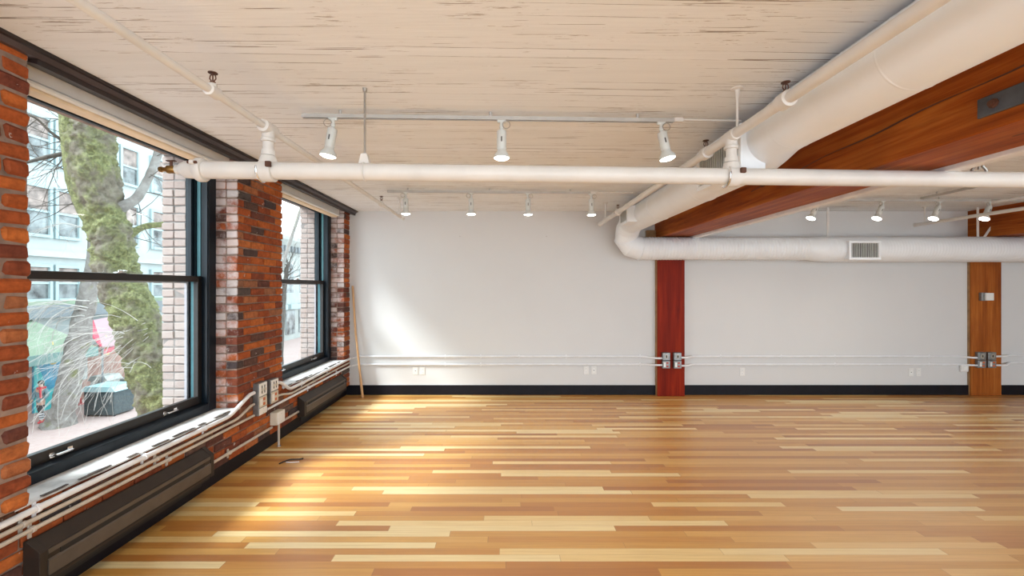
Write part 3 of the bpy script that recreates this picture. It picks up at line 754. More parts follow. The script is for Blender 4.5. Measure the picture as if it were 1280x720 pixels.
def ty3(x): return 5.40+.0194*(x-3.9)
for px, d, lab, lo_ in ((419, (-.17, 0, -1), 'lit track lamp left of the thin hanger rod, first on the front track', 1), (627, (0, 0, -1), 'lit track lamp pointing straight down, middle of the front track', -1), (829, (.20, -.05, -1), 'lit track lamp tilted right, last on the front track before the duct', -1)):
    x = (px-CX)/F*2.79; lamp((x, ty1(x), ZT), d, lab, lo_)
for px, lab in ((508, 'small lit lamp on the rear track beside the left sprinkler pipe end'), (589, 'second small lit lamp from the left on the rear track'), (660, 'third small lit lamp from the left on the rear track'), (740, 'small lit lamp on the rear track beside the right sprinkler pipe end')):
    x = (px-CX)/F*4.95; lamp((x, ty2(x), ZT), (0.01, 0, -1), lab, 1 if px < 600 else -1)
for px, lab in ((1020, 'tilted lit lamp mostly hidden behind the long beam raceway'), (1103, 'tilted lit lamp in the right bay directly above the front duct register'), (1175, 'tilted lit lamp above the left end of the right bay sprinkler pipe'), (1240, 'tilted lit lamp in the right bay overlapping the far right beam')):
    x = (px-CX)/F*5.42; lamp((x, ty3(x), ZT), (-.52, -.1, -1), lab, 1)

# ------------------------------------------------------------------ heaters, conduits, boxes on the left wall
def heater(y0, y1, label):
    t = thing('baseboard_heater', (-2.28, (y0+y1)/2, .15), label, 'heater', 'dark baseboard heaters under the windows')
    xw, xf = XL+.006, XL+.083
    MB().prism([(xw, .165), (xw, .372), (xw+.012, .376), (xf-.004, .325), (xf, .315), (xf, .165)], 'y', y0+.035, y1-.035).build('heater_case', M['heater'], t, bevel=.002)
    for a, b in ((y0, y0+.036), (y1-.036, y1)):
        MB().prism([(xw, .160), (xw, .376), (xw+.012, .380), (xf-.002, .329), (xf+.004, .318), (xf+.004, .160)], 'y', a, b).build('end_panel', M['heater'], t, bevel=.002)
    MB().prism([(xf-.001, .268), (xf-.001, .296), (xf+.003, .296), (xf+.003, .268)], 'y', y0+.10, y1-.10).build('outlet_slot', M['heater_dark'], t)
    MB().prism([(xf-.002, .297), (xf+.005, .297), (xf+.004, .318), (xf-.002, .318)], 'y', y0+.04, y1-.04).build('top_lip', M['heater_front'], t)
    MB().prism([(xf-.002, .196), (xf+.008, .192), (xf+.008, .262), (xf+.002, .270), (xf-.002, .270)], 'y', y0+.04, y1-.04).build('front_panel', M['heater_front'], t)
    MB().prism([(xf-.03, .150), (xf-.004, .150), (xf+.001, .186), (xf-.03, .186)], 'y', y0+.04, y1-.04).build('intake_lip', M['heater_dark'], t)
    MB().prism([(xw, -.0 + .10), (xw+.02, .10), (xw+.02, .17), (xw, .17)], 'y', y0+.05, y1-.05).build('back_plate', M['heater_dark'], t)
    return t
heater(2.07, 3.31, 'long dark brown baseboard heater under the near window at bottom left')
heater(4.80, 6.07, 'dark baseboard heater under the far window')

def conduit(name, label, pts, r, mat, clamps=(), group='conduits along the brick wall', rad=.06, cl_axis='y'):
    pts = [Vector(p) for p in pts]
    t = thing(name, pts[0], label, 'conduit', group)
    MB().tube(bend(pts, rad), r, 14).build('conduit_run', mat, t)
    for c in clamps:
        k = MB()
        if cl_axis == 'y':
            z = c[1]; k.lathe((pts[0].x, c[0]-.008, z), (0, 1, 0), [(0, r+.002), (.001, r+.005), (.015, r+.005), (.016, r+.002)], 14); k.box(XL, XL+.01, c[0]-.008, c[0]+.008, z-.045, z+.03, .002)
        else:
            z = c[1]; k.lathe((c[0]-.008, YC, z), (1, 0, 0), [(0, r+.002), (.001, r+.004), (.015, r+.004), (.016, r+.002)], 14); k.box(c[0]-.008, c[0]+.008, BACK-.006, BACK, z-.03, z+.028, .002)
        k.build('pipe_clamp', mat, t)
    return t
XC = XL+.022
conduit('wall_conduit', 'thick pale conduit nearest the sill below the near window, bending up at its far end', [(XC, 1.1, .510), (XC, 2.05, .515), (XC, 3.60, .526), (XC, 3.88, .635), (XC, 3.945, .635)], .0165, M['conduit_white'], ((2.12, .5155), (2.75, .520), (3.3, .524)))
conduit('wall_conduit', 'middle of the three conduits below the near window', [(XC, 1.1, .468), (XC, 3.70, .470), (XC, 3.9, .530), (XC, 3.945, .530)], .0115, M['conduit'], ((2.06, .468), (2.85, .468)))
conduit('wall_conduit', 'lowest of the three conduits below the near window', [(XC, 1.1, .422), (XC, 3.945, .428)], .0115, M['conduit'], ((2.1, .424), (2.95, .426)))
conduit('wall_conduit', 'upper conduit dipping from the switch boxes then along the far sill into the corner', [(XC, 4.31, .635), (XC, 4.40, .635), (XC, 4.60, .515), (XC, 5.0, .520), (XC, 6.405, .546)], .0165, M['conduit_white'], ((4.9, .518), (5.6, .531)))
conduit('wall_conduit', 'short conduit from the orange outlets that ends in the far corner', [(XC, 4.31, .505), (XC, 4.42, .502), (XC, 4.62, .462), (XC, 6.36, .492)], .0115, M['conduit'], ((5.2, .472),))
conduit('wall_conduit', 'straight silver conduit under the far sill below two others', [(XC, 4.16, .424), (XC, 6.405, .436)], .0125, M['conduit_white'], ((5.05, .429), (5.9, .434)))
conduit('wall_conduit', 'low conduit above the baseboard between near heater and grey box', [(XC, 3.33, .222), (XC, 4.245, .222)], .012, M['conduit'], ((3.6, .222),))
conduit('wall_conduit', 'short low conduit between grey box and far heater', [(XC, 4.405, .222), (XC, 4.79, .220)], .012, M['conduit'])

def device(mb_parent, axis, c, kind):
    """plate details at c on a face looking along +x ('x') or -y ('y')"""
    c = Vector(c)
    T = (lambda a, d, z: Vector((c.x+d, c.y+a, c.z+z))) if axis == 'x' else (lambda a, d, z: Vector((c.x+a, c.y-d, c.z+z)))
    def bx(name, mat, a0, a1, d0, d1, z0, z1, par, ch=.0015):
        p, q = T(a0, d0, z0), T(a1, d1, z1); m = MB(); m.box(min(p.x, q.x), max(p.x, q.x), min(p.y, q.y), max(p.y, q.y), min(p.z, q.z), max(p.z, q.z), ch); return m.build(name, mat, par)
    return bx
def surface_box(name, axis, c, w, h, dep, rows, label, cat, group, body='galvan', rk=None):
    """rows: list of (z centre offset, height, kind)"""
    t = thing(name, c, label, cat, group)
    bx = device(t, axis, c, None)
    bx('box_body', M[body], -w/2, w/2, 0, dep, -h/2, h/2, t, .004)
    for zc, hh, kind in rows:
        pm = {'orange': 'ivory', 'red': 'galvan', 'data': 'galvan'}.get(kind, 'plate')
        pl = bx('cover_plate', M[pm], -w/2+.006, w/2-.006, dep, dep+.006, zc-hh/2+.004, zc+hh/2-.004, t, .002)
        if kind in ('orange', 'red'):
            for s in (-1, 1):
                r = bx('receptacle', M[rk or kind], -.004, .028, dep+.006, dep+.010, zc+s*hh*.22-.013, zc+s*hh*.22+.013, pl)
            bx('plate_window', M['plate'], -w/2+.014, -.012, dep+.006, dep+.0075, zc-hh*.3, zc+hh*.3, pl)
        elif kind == 'switch':
            for a in (-.022, .022):
                bx('toggle', M['ivory'], a-.006, a+.006, dep+.006, dep+.018, zc-.012, zc+.012, pl); bx('toggle_slot', M['blk'], a-.008, a+.008, dep+.006, dep+.0068, zc-hh*.3, zc+hh*.3, pl)
        elif kind == 'data':
            bx('jack', M['blk'], -.012, .012, dep+.006, dep+.008, zc-.02, zc+.02, pl); bx('jack_rim', M['ivory'], -.018, .018, dep+.006, dep+.007, zc-.026, zc+.026, pl)
        elif kind == 'blank':
            for s in (-1, 1): bx('screw', M['rod'], -.003, .003, dep+.006, dep+.0075, zc+s*hh*.3-.003, zc+s*hh*.3+.003, pl, .0008)
    return t
surface_box('switch_box', 'x', (XL, 4.03, .565), .135, .30, .055, [(.085, .125, 'switch'), (-.03, .10, 'orange'), (-.115, .068, 'blank')], 'tall grey box with switches and orange outlets on the middle brick pier', 'switch box', 'electrical boxes on the middle pier')
surface_box('switch_box', 'x', (XL, 4.235, .585), .135, .235, .055, [(.06, .112, 'switch'), (-.058, .112, 'orange')], 'shorter switch and orange outlet box on the far side of the middle pier', 'switch box', 'electrical boxes on the middle pier')
jb = surface_box('junction_box', 'x', (XL, 4.325, .300), .15, .125, .07, [(0, .125, 'blank')], 'blank ivory junction box low on the brick with a pipe down to the floor', 'junction box', None, 'ivory')
MB().tube([(XL+.036, 4.35, .238), (XL+.036, 4.35, 0.0)], .011, 12).build('floor_stub', M['conduit'], jb)
MB().lathe((XL+.036, 4.35, 0.0), (0, 0, 1), [(0, .022), (.006, .020), (.008, .012)], 14).build('floor_flange', M['rod'], jb)

# ------------------------------------------------------------------ back wall conduits and boxes
YC = BACK-.016; ZU, ZL = .571, .452
def bconduit(label, pts, z, clamps): return conduit('wall_conduit', label, pts, .0135, M['conduit_white'], [(x, z) for x in clamps], 'conduits along the back wall', .05, 'x')
bconduit('upper white conduit along the back wall between brick corner and dark red post', [(-2.27, YC-.03, .548), (-2.20, YC, ZU), (2.05, YC, ZU), (2.20, 6.312, ZU-.01), (2.285, 6.312, ZU-.01)], ZU, (-.9, -.37, .2, .9, 2.0))
bconduit('lower white conduit along the back wall between brick corner and dark red post', [(-2.27, YC-.03, .438), (-2.20, YC, ZL), (2.05, YC, ZL), (2.20, 6.312, ZL+.01), (2.285, 6.312, ZL+.01)], ZL, (-.9, -.37, 2.0))
bconduit('upper white conduit on the back wall between the two timber posts', [(2.55, 6.312, ZU), (2.66, 6.312, ZU), (2.76, YC, ZU), (6.74, YC, ZU), (6.86, 6.352, ZU-.008), (6.94, 6.352, ZU-.008)], ZU, (3.2, 4.1, 4.9, 6.3))
bconduit('lower white conduit on the back wall between the two timber posts', [(2.55, 6.312, ZL), (2.66, 6.312, ZL), (2.76, YC, ZL), (6.74, YC, ZL), (6.86, 6.352, ZL), (6.94, 6.352, ZL)], ZL, (3.2, 4.9, 6.3))
bconduit('upper conduit on the back wall right of the orange post', [(7.16, 6.352, ZU+.012), (7.36, 6.352, ZU+.012), (7.48, YC, ZU+.02), (9.5, YC, ZU+.02)], ZU+.02, (8.2,))
bconduit('lower conduit on the back wall right of the orange post', [(7.16, 6.352, ZL), (7.36, 6.352, ZL), (7.48, YC, ZL+.03), (9.5, YC, ZL+.03)], ZL+.03, (8.2,))
for x0, yf, who in ((2.342, P1[2], 'dark red post'), (6.985, P2[2], 'orange post')):
    for dx, s in ((0, 'left'), (.165 if x0 < 3 else .150, 'right')):
        surface_box('outlet_box', 'y', (x0+dx, yf, .590), .112, .112, .05, [(0, .112, 'data')], 'upper %s white jack box on the %s' % (s, who), 'outlet box', 'outlet boxes on the %s' % who)
        surface_box('outlet_box', 'y', (x0+dx, yf, .472), .112, .112, .05, [(0, .112, 'red')], 'lower %s %s outlet box on the %s' % (s, 'red' if x0 < 3 else 'orange', who), 'outlet box', 'outlet boxes on the %s' % who, rk='red' if x0 < 3 else 'orange')
th = thing('thermostat', (7.08, P2[2], 1.46), 'white square thermostat high on the orange post', 'thermostat')
MB().box(6.985, 7.06, P2[2]-.045, P2[2], 1.40, 1.52, .004).build('backing_box', M['galvan'], th)
MB().box(7.03, 7.145, P2[2]-.065, P2[2], 1.405, 1.515, .006).build('thermostat_cover', M['plate'], th)
pl = thing('plug_adapter', (6.80, BACK, .40), 'small white plugged in adapter on the wall left of the orange post', 'adapter')
MB().box(6.745, 6.855, BACK-.045, BACK, .345, .455, .012).build('adapter_body', M['plate'], pl)
MB().box(6.775, 6.825, BACK-.05, BACK-.044, .37, .43, .003).build('adapter_face', M['hem_white'], pl)
def outlet(px, py, label, kind):
    p = P(px, py, BACK); t = thing('wall_outlet', (p.x, BACK, p.z), label, 'outlet', 'white plates low on the back wall')
    bx = device(t, 'y', (p.x, BACK, p.z), None)
    pla = bx('cover_plate', M['plate'], -.038, .038, 0, .007, -.06, .06, t, .003)
    if kind == 'duplex':
        for s in (-1, 1):
            r = bx('receptacle', M['hem_white'], -.017, .017, .007, .010, s*.024-.016, s*.024+.016, pla, .003)
            for a in (-.006, .006): bx('pin_slot', M['blk'], a-.0012, a+.0012, .0099, .0105, s*.024-.005, s*.024+.007, r, 0)
    else:
        r = bx('jack', M['hem_white'], -.017, .017, .007, .010, -.034, .034, pla, .003); bx('jack_hole', M['blk'], -.006, .006, .0099, .0105, -.006, .006, r, 0)
for px, py, lab, kind in ((519.5, 463.5, 'left white plate of the pair nearest the brick corner', 'data'), (528, 463.5, 'right white outlet plate of the pair nearest the brick corner', 'duplex'),
        (732.5, 462.8, 'left white plate of the pair nearest the dark red post', 'duplex'), (742.2, 462.8, 'right white plate of the pair nearest the dark red post', 'data'),
        (927.7, 464.8, 'single white outlet plate just right of the dark red post', 'duplex'), (1138.5, 465.3, 'left white plate of the pair left of the orange post', 'data'), (1147.8, 465.3, 'right white plate of the pair left of the orange post', 'duplex')):
    outlet(px, py, lab, kind)

# leaning pole and the bit of cable on the floor
po = thing('wooden_pole', (-2.075, 6.27, 0), 'pale wooden pole leaning in the corner against the brick', 'pole')
MB().tube([(-2.075, 6.27, .0), (-2.11, 6.285, .27)], .0185, 14).build('grip_end', M['pole'], po)
MB().tube([(-2.11, 6.285, .27), (-2.20, 6.33, .95), (-2.262, 6.385, 1.62)], .0155, 14).build('pole_shaft', M['pole'], po)
cl = thing('cable_offcut', (-1.96, 3.96, 0), 'short bent black cable lying on the floor near the left wall', 'cable')
MB().tube(bend([(-2.045, 3.90, .006), (-2.03, 3.93, .008), (-1.99, 3.985, .012), (-1.90, 3.995, .010), (-1.885, 4.02, .007)], .03), .006, 8).build('black_cable', M['blk'], cl)
MB().tube(bend([(-2.00, 3.935, .006), (-1.95, 3.93, .006), (-1.885, 3.945, .006)], .03), .004, 8).build('clear_strip', M['conduit_white'], cl)

# ------------------------------------------------------------------ the street outside
GZ = -4.0
gr = MB().box(-60, -2.9, -60, 140, GZ-.2, GZ).build('street_paving', M['paving']); struct(gr, 'pale pink brick street paving below the windows')
# pale building across the street
bX = -22.0
bu = thing('office_building', (bX, 30, GZ), 'pale aqua and white building across the street seen through the near window', 'building')
w = MB(); w.box(bX-6, bX, 2, 38, GZ, 13); w.build('building_wall', M['stucco'], bu)
w = MB(); w.box(bX, bX+.35, 2, 38, .15, .75); w.build('grey_cornice', M['stucco2'], bu)
w = MB(); w.box(bX, bX+.25, 2, 38, 3.05, 3.35); w.build('string_course', M['stucco'], bu)
w = MB(); w.box(bX, bX+.22, 2, 38, .75, .95); w.build('sill_course', M['awning'], bu)
def bwin(y0, y1, z0, z1, par, x=bX):
    f = MB(); e = .14
    f.box(x, x+.16, y0-e, y0, z0-e, z1+e); f.box(x, x+.16, y1, y1+e, z0-e, z1+e); f.box(x, x+.16, y0, y1, z1, z1+e); f.box(x, x+.2, y0, y1, z0-e, z0); f.box(x, x+.12, y0, y1, (z0+z1)/2-.05, (z0+z1)/2+.05)
    o = f.build('window', M['aqua'], par)
    g = MB(); g.box(x, x+.05, y0, y1, z0, (z0+z1)/2-.05); g.build('pane', M['dglass'], o)
    g = MB(); g.box(x, x+.05, y0, y1, (z0+z1)/2+.05, z1); g.build('pane', M['dbrown'], o)
for z0, z1 in ((1.05, 2.55), (4.1, 6.3), (7.6, 9.6)):
    y = 12.6
    while y < 36:
        for q in (0, 1.42): bwin(y+q, y+q+1.02, z0, z1, bu)
        y += 3.55
# ornate building further on
ob = thing('arcade_building', (-23, 50, GZ), 'pale stone building with arched windows seen through the far window', 'building')
w = MB(); w.box(-30, -23, 38.3, 66, GZ, 6.6); w.build('building_wall', M['cream'], ob)
w = MB(); w.prism([(-23, 5.5), (-22.3, 6.5), (-22.3, 6.9), (-23, 6.9)], 'y', 38.3, 66); w.build('cornice', M['cream'], ob)
for i in range(40):
    y = 38.6+i*.7; m = MB(); m.box(-22.95, -22.5, y, y+.3, 5.3, 5.9); m.build('bracket', M['stucco2'], ob)
for i in range(9):
    y = 39.5+i*2.9
    pts = [(y, 1.0), (y+1.5, 1.0), (y+1.5, 3.4)]+[(y+.75+.75*math.cos(a), 3.4+.75*math.sin(a)) for a in [PI*k/10 for k in range(1, 10)]]+[(y, 3.4)]
    m = MB(); m.prism(pts, 'x', -23.05, -22.96); o = m.build('arched_window', M['dglass'], ob)
    pts2 = [(y-.15, .9), (y+1.65, .9), (y+1.65, 3.4)]+[(y+.75+.9*math.cos(a), 3.4+.9*math.sin(a)) for a in [PI*k/10 for k in range(1, 10)]]+[(y-.15, 3.4)]
    m = MB(); m.prism(pts2, 'x', -23.02, -22.985); m.build('arch_surround', M['stucco'], o)
    m = MB(); m.box(-23.0, -22.9, y-.2, y+1.7, -3.4, -.9); o = m.build('shop_window', M['dglass'], ob)
    m = MB(); m.box(-22.97, -22.3, y-.3, y+1.9, -.7, -.2); m.build('shop_sign_band', M['aqua'], ob)
# ground floor kiosk with pale green awning
ks = thing('green_awning_kiosk', (-20, 19, GZ), 'ground floor shop front under a pale green awning with a blue painted wall', 'shop front')
MB().box(-21.9, -21.0, 12, 19.15, GZ, -1.2).build('shop_wall', M['shop'], ks)
MB().prism([(-21.98, .10), (-18.9, -1.17), (-18.9, -1.25), (-21.98, 0)], 'y', 12, 20.0).build('awning_top', M['awning'], ks)
MB().box(-18.96, -18.85, 12, 20.0, -1.56, -1.15).build('awning_fascia', M['awning_edge'], ks)
MB().prism([(-21.98, .06), (-18.9, -1.20), (-18.9, -1.56), (-21.98, -1.56)], 'y', 19.95, 20.02).build('awning_end', M['awning'], ks)
MB().box(-21.2, -20.95, 19.16, 20.6, GZ, -1.55).build('painted_panel', M['mural'], ks)
mp = MB(); mp.prism([(19.18, GZ), (19.18, -1.8), (19.45, -2.2), (19.75, -3.1), (20.5, -3.0), (20.5, GZ)], 'x', -20.95, -20.93); mp.build('turquoise_shape', M['teal'], ks)
MB().box(-21.5, -21.1, 20.62, 27, GZ, -1.4).build('shop_wall', M['shop'], ks)
for y in (18.7, 21.2):
    m = MB(); m.ball((-19.6, y, -1.62), .13, 8); m.cyl((-19.6, y, -1.5), (-19.6, y, -.75), .02, 8); m.build('globe_lamp', M['yellow'], ks)
MB().box(-21.08, -21.0, 21.0, 21.7, -3.0, -1.9).build('poster_board', M['cream'], ks)
# pink awning stall
pk = thing('pink_awning_stall', (-18.5, 22, GZ), 'market stall under a crimson and pale pink awning behind the trees', 'stall')
p1, p2, p3, p4 = P(117, 400, 21), P(146, 394, 24), P(160, 431, 23), P(128, 433, 20.2)
m = MB()
A = [p1, p2, p3, p4]; nrm = Vector((.25, -.1, .6)).normalized()*.06
m._add(A+[q-nrm for q in A], [(0, 1, 2, 3), (4, 7, 6, 5), (0, 4, 5, 1), (1, 5, 6, 2), (2, 6, 7, 3), (3, 7, 4, 0)]); m.build('awning_top', M['pinkc'], pk)
m = MB(); q = P(115, 418, 20.2); B = [p1, p4, q]; m._add(B+[b+Vector((-.05, -.05, -.02)) for b in B], [(0, 1, 2), (5, 4, 3), (0, 3, 4, 1), (1, 4, 5, 2), (2, 5, 3, 0)]); m.build('awning_side', M['redc'], pk)
m = MB(); m.obox(tuple((p3+p4)/2+Vector((0, 0, -.12))), ((p3-p4).length/2, .03, .10), Matrix.Rotation(math.atan2((p3-p4).y, (p3-p4).x), 3, 'Z')); m.build('awning_valance', M['redc'], pk)
for q in (p3, p4):
    MB().cyl((q.x, q.y, q.z-.1), (q.x, q.y, GZ), .04, 8).build('stall_pole', M['stucco2'], pk)
MB().box(-19.6, -18.4, 21.6, 24.6, GZ, -3.0, .02).build('counter', M['dglass'], pk)
bl_ = thing('balloon', (-18.3, 21.9, -2.5), 'round pink balloon under the crimson awning', 'balloon')
MB().ball((-18.3, 22.1, -2.35), .22, 10).build('balloon_skin', M['magenta'], bl_); MB().cyl((-18.3, 22.1, -2.56), (-18.35, 22.1, -3.1), .008, 6).build('balloon_string', M['redc'], bl_)
# covered bin, cone, crates
def exbox(name, px0, px1, pyb, ht, label, cat, mats, dep=1.0):
    Y = 5.6*F/(pyb-CY); x0, x1 = (px0-CX)/F*Y, (px1-CX)/F*Y
    t = thing(name, ((x0+x1)/2, Y, GZ), label, cat)
    MB().box(x0, x1, Y, Y+dep, GZ+.05, GZ+ht, .04).build('bin_body', M[mats[0]], t)
    MB().prism([(x0-.08, GZ+ht), (x1+.08, GZ+ht), (x1-.1, GZ+ht+.22), (x0+.1, GZ+ht+.22)], 'y', Y-.06, Y+dep+.06).build('bin_lid', M[mats[1]], t)
    for x in (x0+.1, x1-.1): MB().cyl((x, Y+.1, GZ), (x, Y+.1, GZ+.06), .05, 8).build('foot', M['dark'], t)
    return t
exbox('waste_bin', 104, 143, 521, 1.08, 'large dark bin with a pale teal lid standing in the street', 'bin', ('bin', 'lid'))
exbox('donation_box', 112, 134, 508, 1.2, 'cream box with a flat lid behind the dark street bin', 'box', ('cream', 'cream'), .7)
cn = P(97, 506, 20.6); t = thing('traffic_cone', (cn.x, cn.y, GZ), 'red traffic cone between the pale tree and the dark bin', 'cone')
MB().lathe((cn.x, cn.y, GZ+.04), (0, 0, 1), [(0, .17), (.62, .05), (.65, .03)], 16).build('cone_body', M['redsc'], t); MB().box(cn.x-.22, cn.x+.22, cn.y-.22, cn.y+.22, GZ, GZ+.04, .01).build('cone_base', M['redsc'], t)

# ---- person walking by
def skin_obj(name, joints, edges, mat, parent=None, sub=2):
    me = bpy.data.meshes.new(name); me.from_pydata([j[0] for j in joints], edges, [])
    o = bpy.data.objects.new(name, me); COL.objects.link(o)
    me.materials.append(mat)
    s = o.modifiers.new('skin', 'SKIN'); s.use_smooth_shade = True
    if not me.skin_vertices: me.skin_vertices.new()
    for i, j in enumerate(joints): me.skin_vertices[0].data[i].radius = (j[1], j[1] if len(j) < 3 else j[2])
    me.skin_vertices[0].data[0].use_root = True
    o.modifiers.new('sub', 'SUBSURF').levels = sub; o.modifiers['sub'].render_levels = sub
    if parent: o.parent = parent
    return o
pp = P(51, 533, 17.85)
pe = thing('person', (pp.x, pp.y, GZ), 'person in a grey coat and red scarf walking beside the pale leaning tree', 'person')
J = [((0, 0, .90), .125, .10), ((0, 0, 1.12), .12, .10), ((0, .01, 1.32), .15, .10), ((0, .02, 1.44), .06), ((0, 0, 1.52), .075), ((0, -.01, 1.63), .085, .09),
     ((.09, 0, .84), .085), ((.10, -.10, .48), .06), ((.10, -.04, .09), .042), ((.10, -.17, .045), .038),
     ((-.09, 0, .84), .085), ((-.10, .06, .48), .06), ((-.10, .22, .12), .042), ((-.10, .13, .045), .038),
     ((.19, .01, 1.36), .06), ((.23, .05, 1.10), .045), ((.20, -.12, .95), .034), ((.19, -.19, .92), .03),
     ((-.19, .01, 1.36), .06), ((-.23, -.03, 1.10), .045), ((-.21, -.16, .92), .034), ((-.20, -.23, .89), .03)]
E = [(0, 1), (1, 2), (2, 3), (3, 4), (4, 5), (0, 6), (6, 7), (7, 8), (8, 9), (0, 10), (10, 11), (11, 12), (12, 13), (2, 14), (14, 15), (15, 16), (16, 17), (2, 18), (18, 19), (19, 20), (20, 21)]
bd_ = skin_obj('body', J, E, M['skin'], pe)
ct = skin_obj('coat', [((0, 0, .80), .19, .15), ((0, 0, 1.0), .15, .125), ((0, .01, 1.30), .17, .12), ((.20, .01, 1.35), .075), ((.235, .05, 1.10), .06), ((.21, -.09, .98), .05), ((-.20, .01, 1.35), .075), ((-.235, -.03, 1.10), .06), ((-.215, -.13, .95), .05)], [(0, 1), (1, 2), (2, 3), (3, 4), (4, 5), (2, 6), (6, 7), (7, 8)], M['coat'], pe)
for s, k1, k2, k3 in ((1, (.09, 0, .80), (.10, -.10, .48), (.10, -.05, .14)), (-1, (-.09, 0, .80), (-.10, .06, .48), (-.10, .20, .16))):
    skin_obj('trouser_leg', [(k1, .10), (k2, .075), (k3, .06)], [(0, 1), (1, 2)], M['dark'], pe)
    m = MB(); a, b = Vector(k2), Vector(k3)
    for f in (.25, .55, .85):
        q = a.lerp(b, f); m.tube([q+Vector((0, 0, .03)), q-Vector((0, 0, .03))], .079-.012*f, 12)
    m.v = [v+pe.location for v in m.v]; m.build('white_band', M['stripe'], pe)
    m = MB(); m.ball(Vector(k3)+Vector((0, -.05, -.09))+pe.location, .07, 8, (.75, 1.7, .75)); m.build('shoe', M['redsc'], pe)
m = MB(); m.tube([Vector((.11*math.cos(a), .02+.10*math.sin(a), 1.44)) for a in [2*PI*k/16 for k in range(17)]], .05, 8, False); m.tube([(.08, -.1, 1.42), (.14, -.14, 1.25), (.15, -.13, 1.05)], .04, 8)
m.v = [v+pe.location for v in m.v]; m.build('scarf', M['redsc'], pe)
m = MB(); m.ball(Vector((0, .012, 1.66))+pe.location, .098, 10, (1, 1.05, 1.0)); m.ball(Vector((0, .06, 1.58))+pe.location, .08, 8, (1.05, .7, 1.3)); m.build('hair', M['hair'], pe)
m = MB(); m.ball(Vector((0, -.10, 1.615))+pe.location, .016, 6, (.8, 1.2, 1.2)); m.ball(Vector((.03, -.088, 1.64))+pe.location, .009, 6); m.ball(Vector((-.03, -.088, 1.64))+pe.location, .009, 6); m.build('face_features', M['skin'], pe)

# ---- trees
def wob(amp, sc): return lambda p, r: (mnoise.noise(p*sc)*amp+mnoise.noise(p*sc*2.7)*amp*.5)*min(1, r*6)
def spline(pts, n=8):
    out = []; k = len(pts)
    for i in range(k-1):
        a, b, c, d = pts[max(i-1, 0)], pts[i], pts[i+1], pts[min(i+2, k-1)]
        for j in range(n):
            t = j/n; out.append(tuple(.5*((2*b[m])+(-a[m]+c[m])*t+(2*a[m]-5*b[m]+4*c[m]-d[m])*t*t+(-a[m]+3*b[m]-3*c[m]+d[m])*t**3) for m in range(4)))
    out.append(tuple(pts[-1])); return out
TY = 7.0
def limb(pix, Y, n=6):                           # (px, py, half width px, extra distance)
    return spline([(*P(px, py, Y+dy), hw/F*(Y+dy)/math.sqrt(1+((px-CX)/F)**2)) for px, py, hw, dy in pix], n)
def twigs(mb, start, d0, L, r, depth, spread=.7, grav=-.15, ends=None):
    p = Vector(start); d = Vector(d0).normalized(); n = max(4, int(L/.12)); pts = [p.copy()]; rs = [r]
    for i in range(n):
        d = (d+Vector((random.gauss(0, .11), random.gauss(0, .11), random.gauss(0, .11)+grav*.12))).normalized()
        p = p+d*L/n; pts.append(p.copy()); rs.append(max(.0018, r*(1-.8*(i+1)/n)))
        if depth > 0 and random.random() < .42:
            s = (d+Vector((random.uniform(-1, 1), random.uniform(-1, 1), random.uniform(-.7, .8)))*spread).normalized()
            twigs(mb, p, s, L*random.uniform(.35, .65), rs[-1]*.65, depth-1, spread, grav)
    mb.tube(pts, rs, 5, False)
tr1 = thing('mossy_tree', tuple(P(300, 359, TY).to_2d())+(GZ,), 'thick moss covered street tree right outside the near window', 'tree')
mb = MB(); L_ = limb([(96, -120, 22, .2), (103, -20, 26, .1), (110, 70, 29, 0), (115, 150, 31, 0), (116, 200, 33, 0), (130, 261, 28, 0), (140, 300, 28, 0), (149, 345, 28, 0), (170, 400, 31, 0), (188, 450, 33, 0), (208, 500, 36, 0), (232, 560, 44, 0), (268, 660, 56, 0), (300, 795, 90, 0)], TY, 22)
mb.tube([p[:3] for p in L_], [p[3] for p in L_], 72, True, True, lambda p, r: mnoise.noise(p*5)*.05+mnoise.noise(p*13)*.05+mnoise.noise(p*31)*.035); mb.build('trunk', M['bark'], tr1, sharp=180)
limbs = [([(124, 292, 12, 0), (110, 262, 15, 0), (97, 225, 16, -.05), (90, 185, 14, -.1), (84, 140, 12, -.2), (76, 60, 10, -.4)], 'mosslimb'),
         ([(145, 262, 10, .05), (170, 248, 7, .2), (186, 222, 6, .4), (198, 190, 6, .6), (212, 130, 5, .9)], 'bark2'),
         ([(158, 298, 6, .1), (178, 284, 5, .3), (205, 280, 4, .5), (240, 270, 3, .9)], 'mosslimb'),
         ([(96, 190, 5, 0), (75, 193, 4, -.1), (52, 198, 3.4, -.3), (33, 203, 2.6, -.5)], 'twig'),
         ([(92, 186, 4, 0), (78, 176, 3, -.15), (62, 164, 2.4, -.3), (45, 148, 1.8, -.5), (20, 138, 1.4, -.8)], 'twig')]
for pix, mt in limbs:
    mb = MB(); q = limb(pix, TY); mb.tube([p[:3] for p in q], [p[3] for p in q], 14, True, True, wob(.02, 9)); mb.build('limb', M[mt], tr1, sharp=180)
mb = MB()
for px, py, dx, dz in ((84, 150, -1, .3), (90, 175, -1, -.1), (70, 172, -.8, .5), (60, 196, -.9, -.5), (88, 205, -1, -.2), (80, 194, -.4, -.9), (95, 235, -1, -.3), (92, 215, -.9, .2), (45, 150, -.6, -.5), (98, 250, -.9, -.5), (50, 198, -.5, .8), (76, 193, -.7, -.6), (100, 160, -1, .2), (98, 178, -.9, .5), (95, 200, -1, -.6), (99, 230, -.8, -.8), (90, 160, -.8, .8), (93, 190, -1, .0), (97, 255, -1, -.1), (88, 170, -1, -.5)):
    twigs(mb, P(px, py, TY-.1), (dx, random.uniform(-.6, .3), dz), random.uniform(.8, 1.3), .0085, 2)
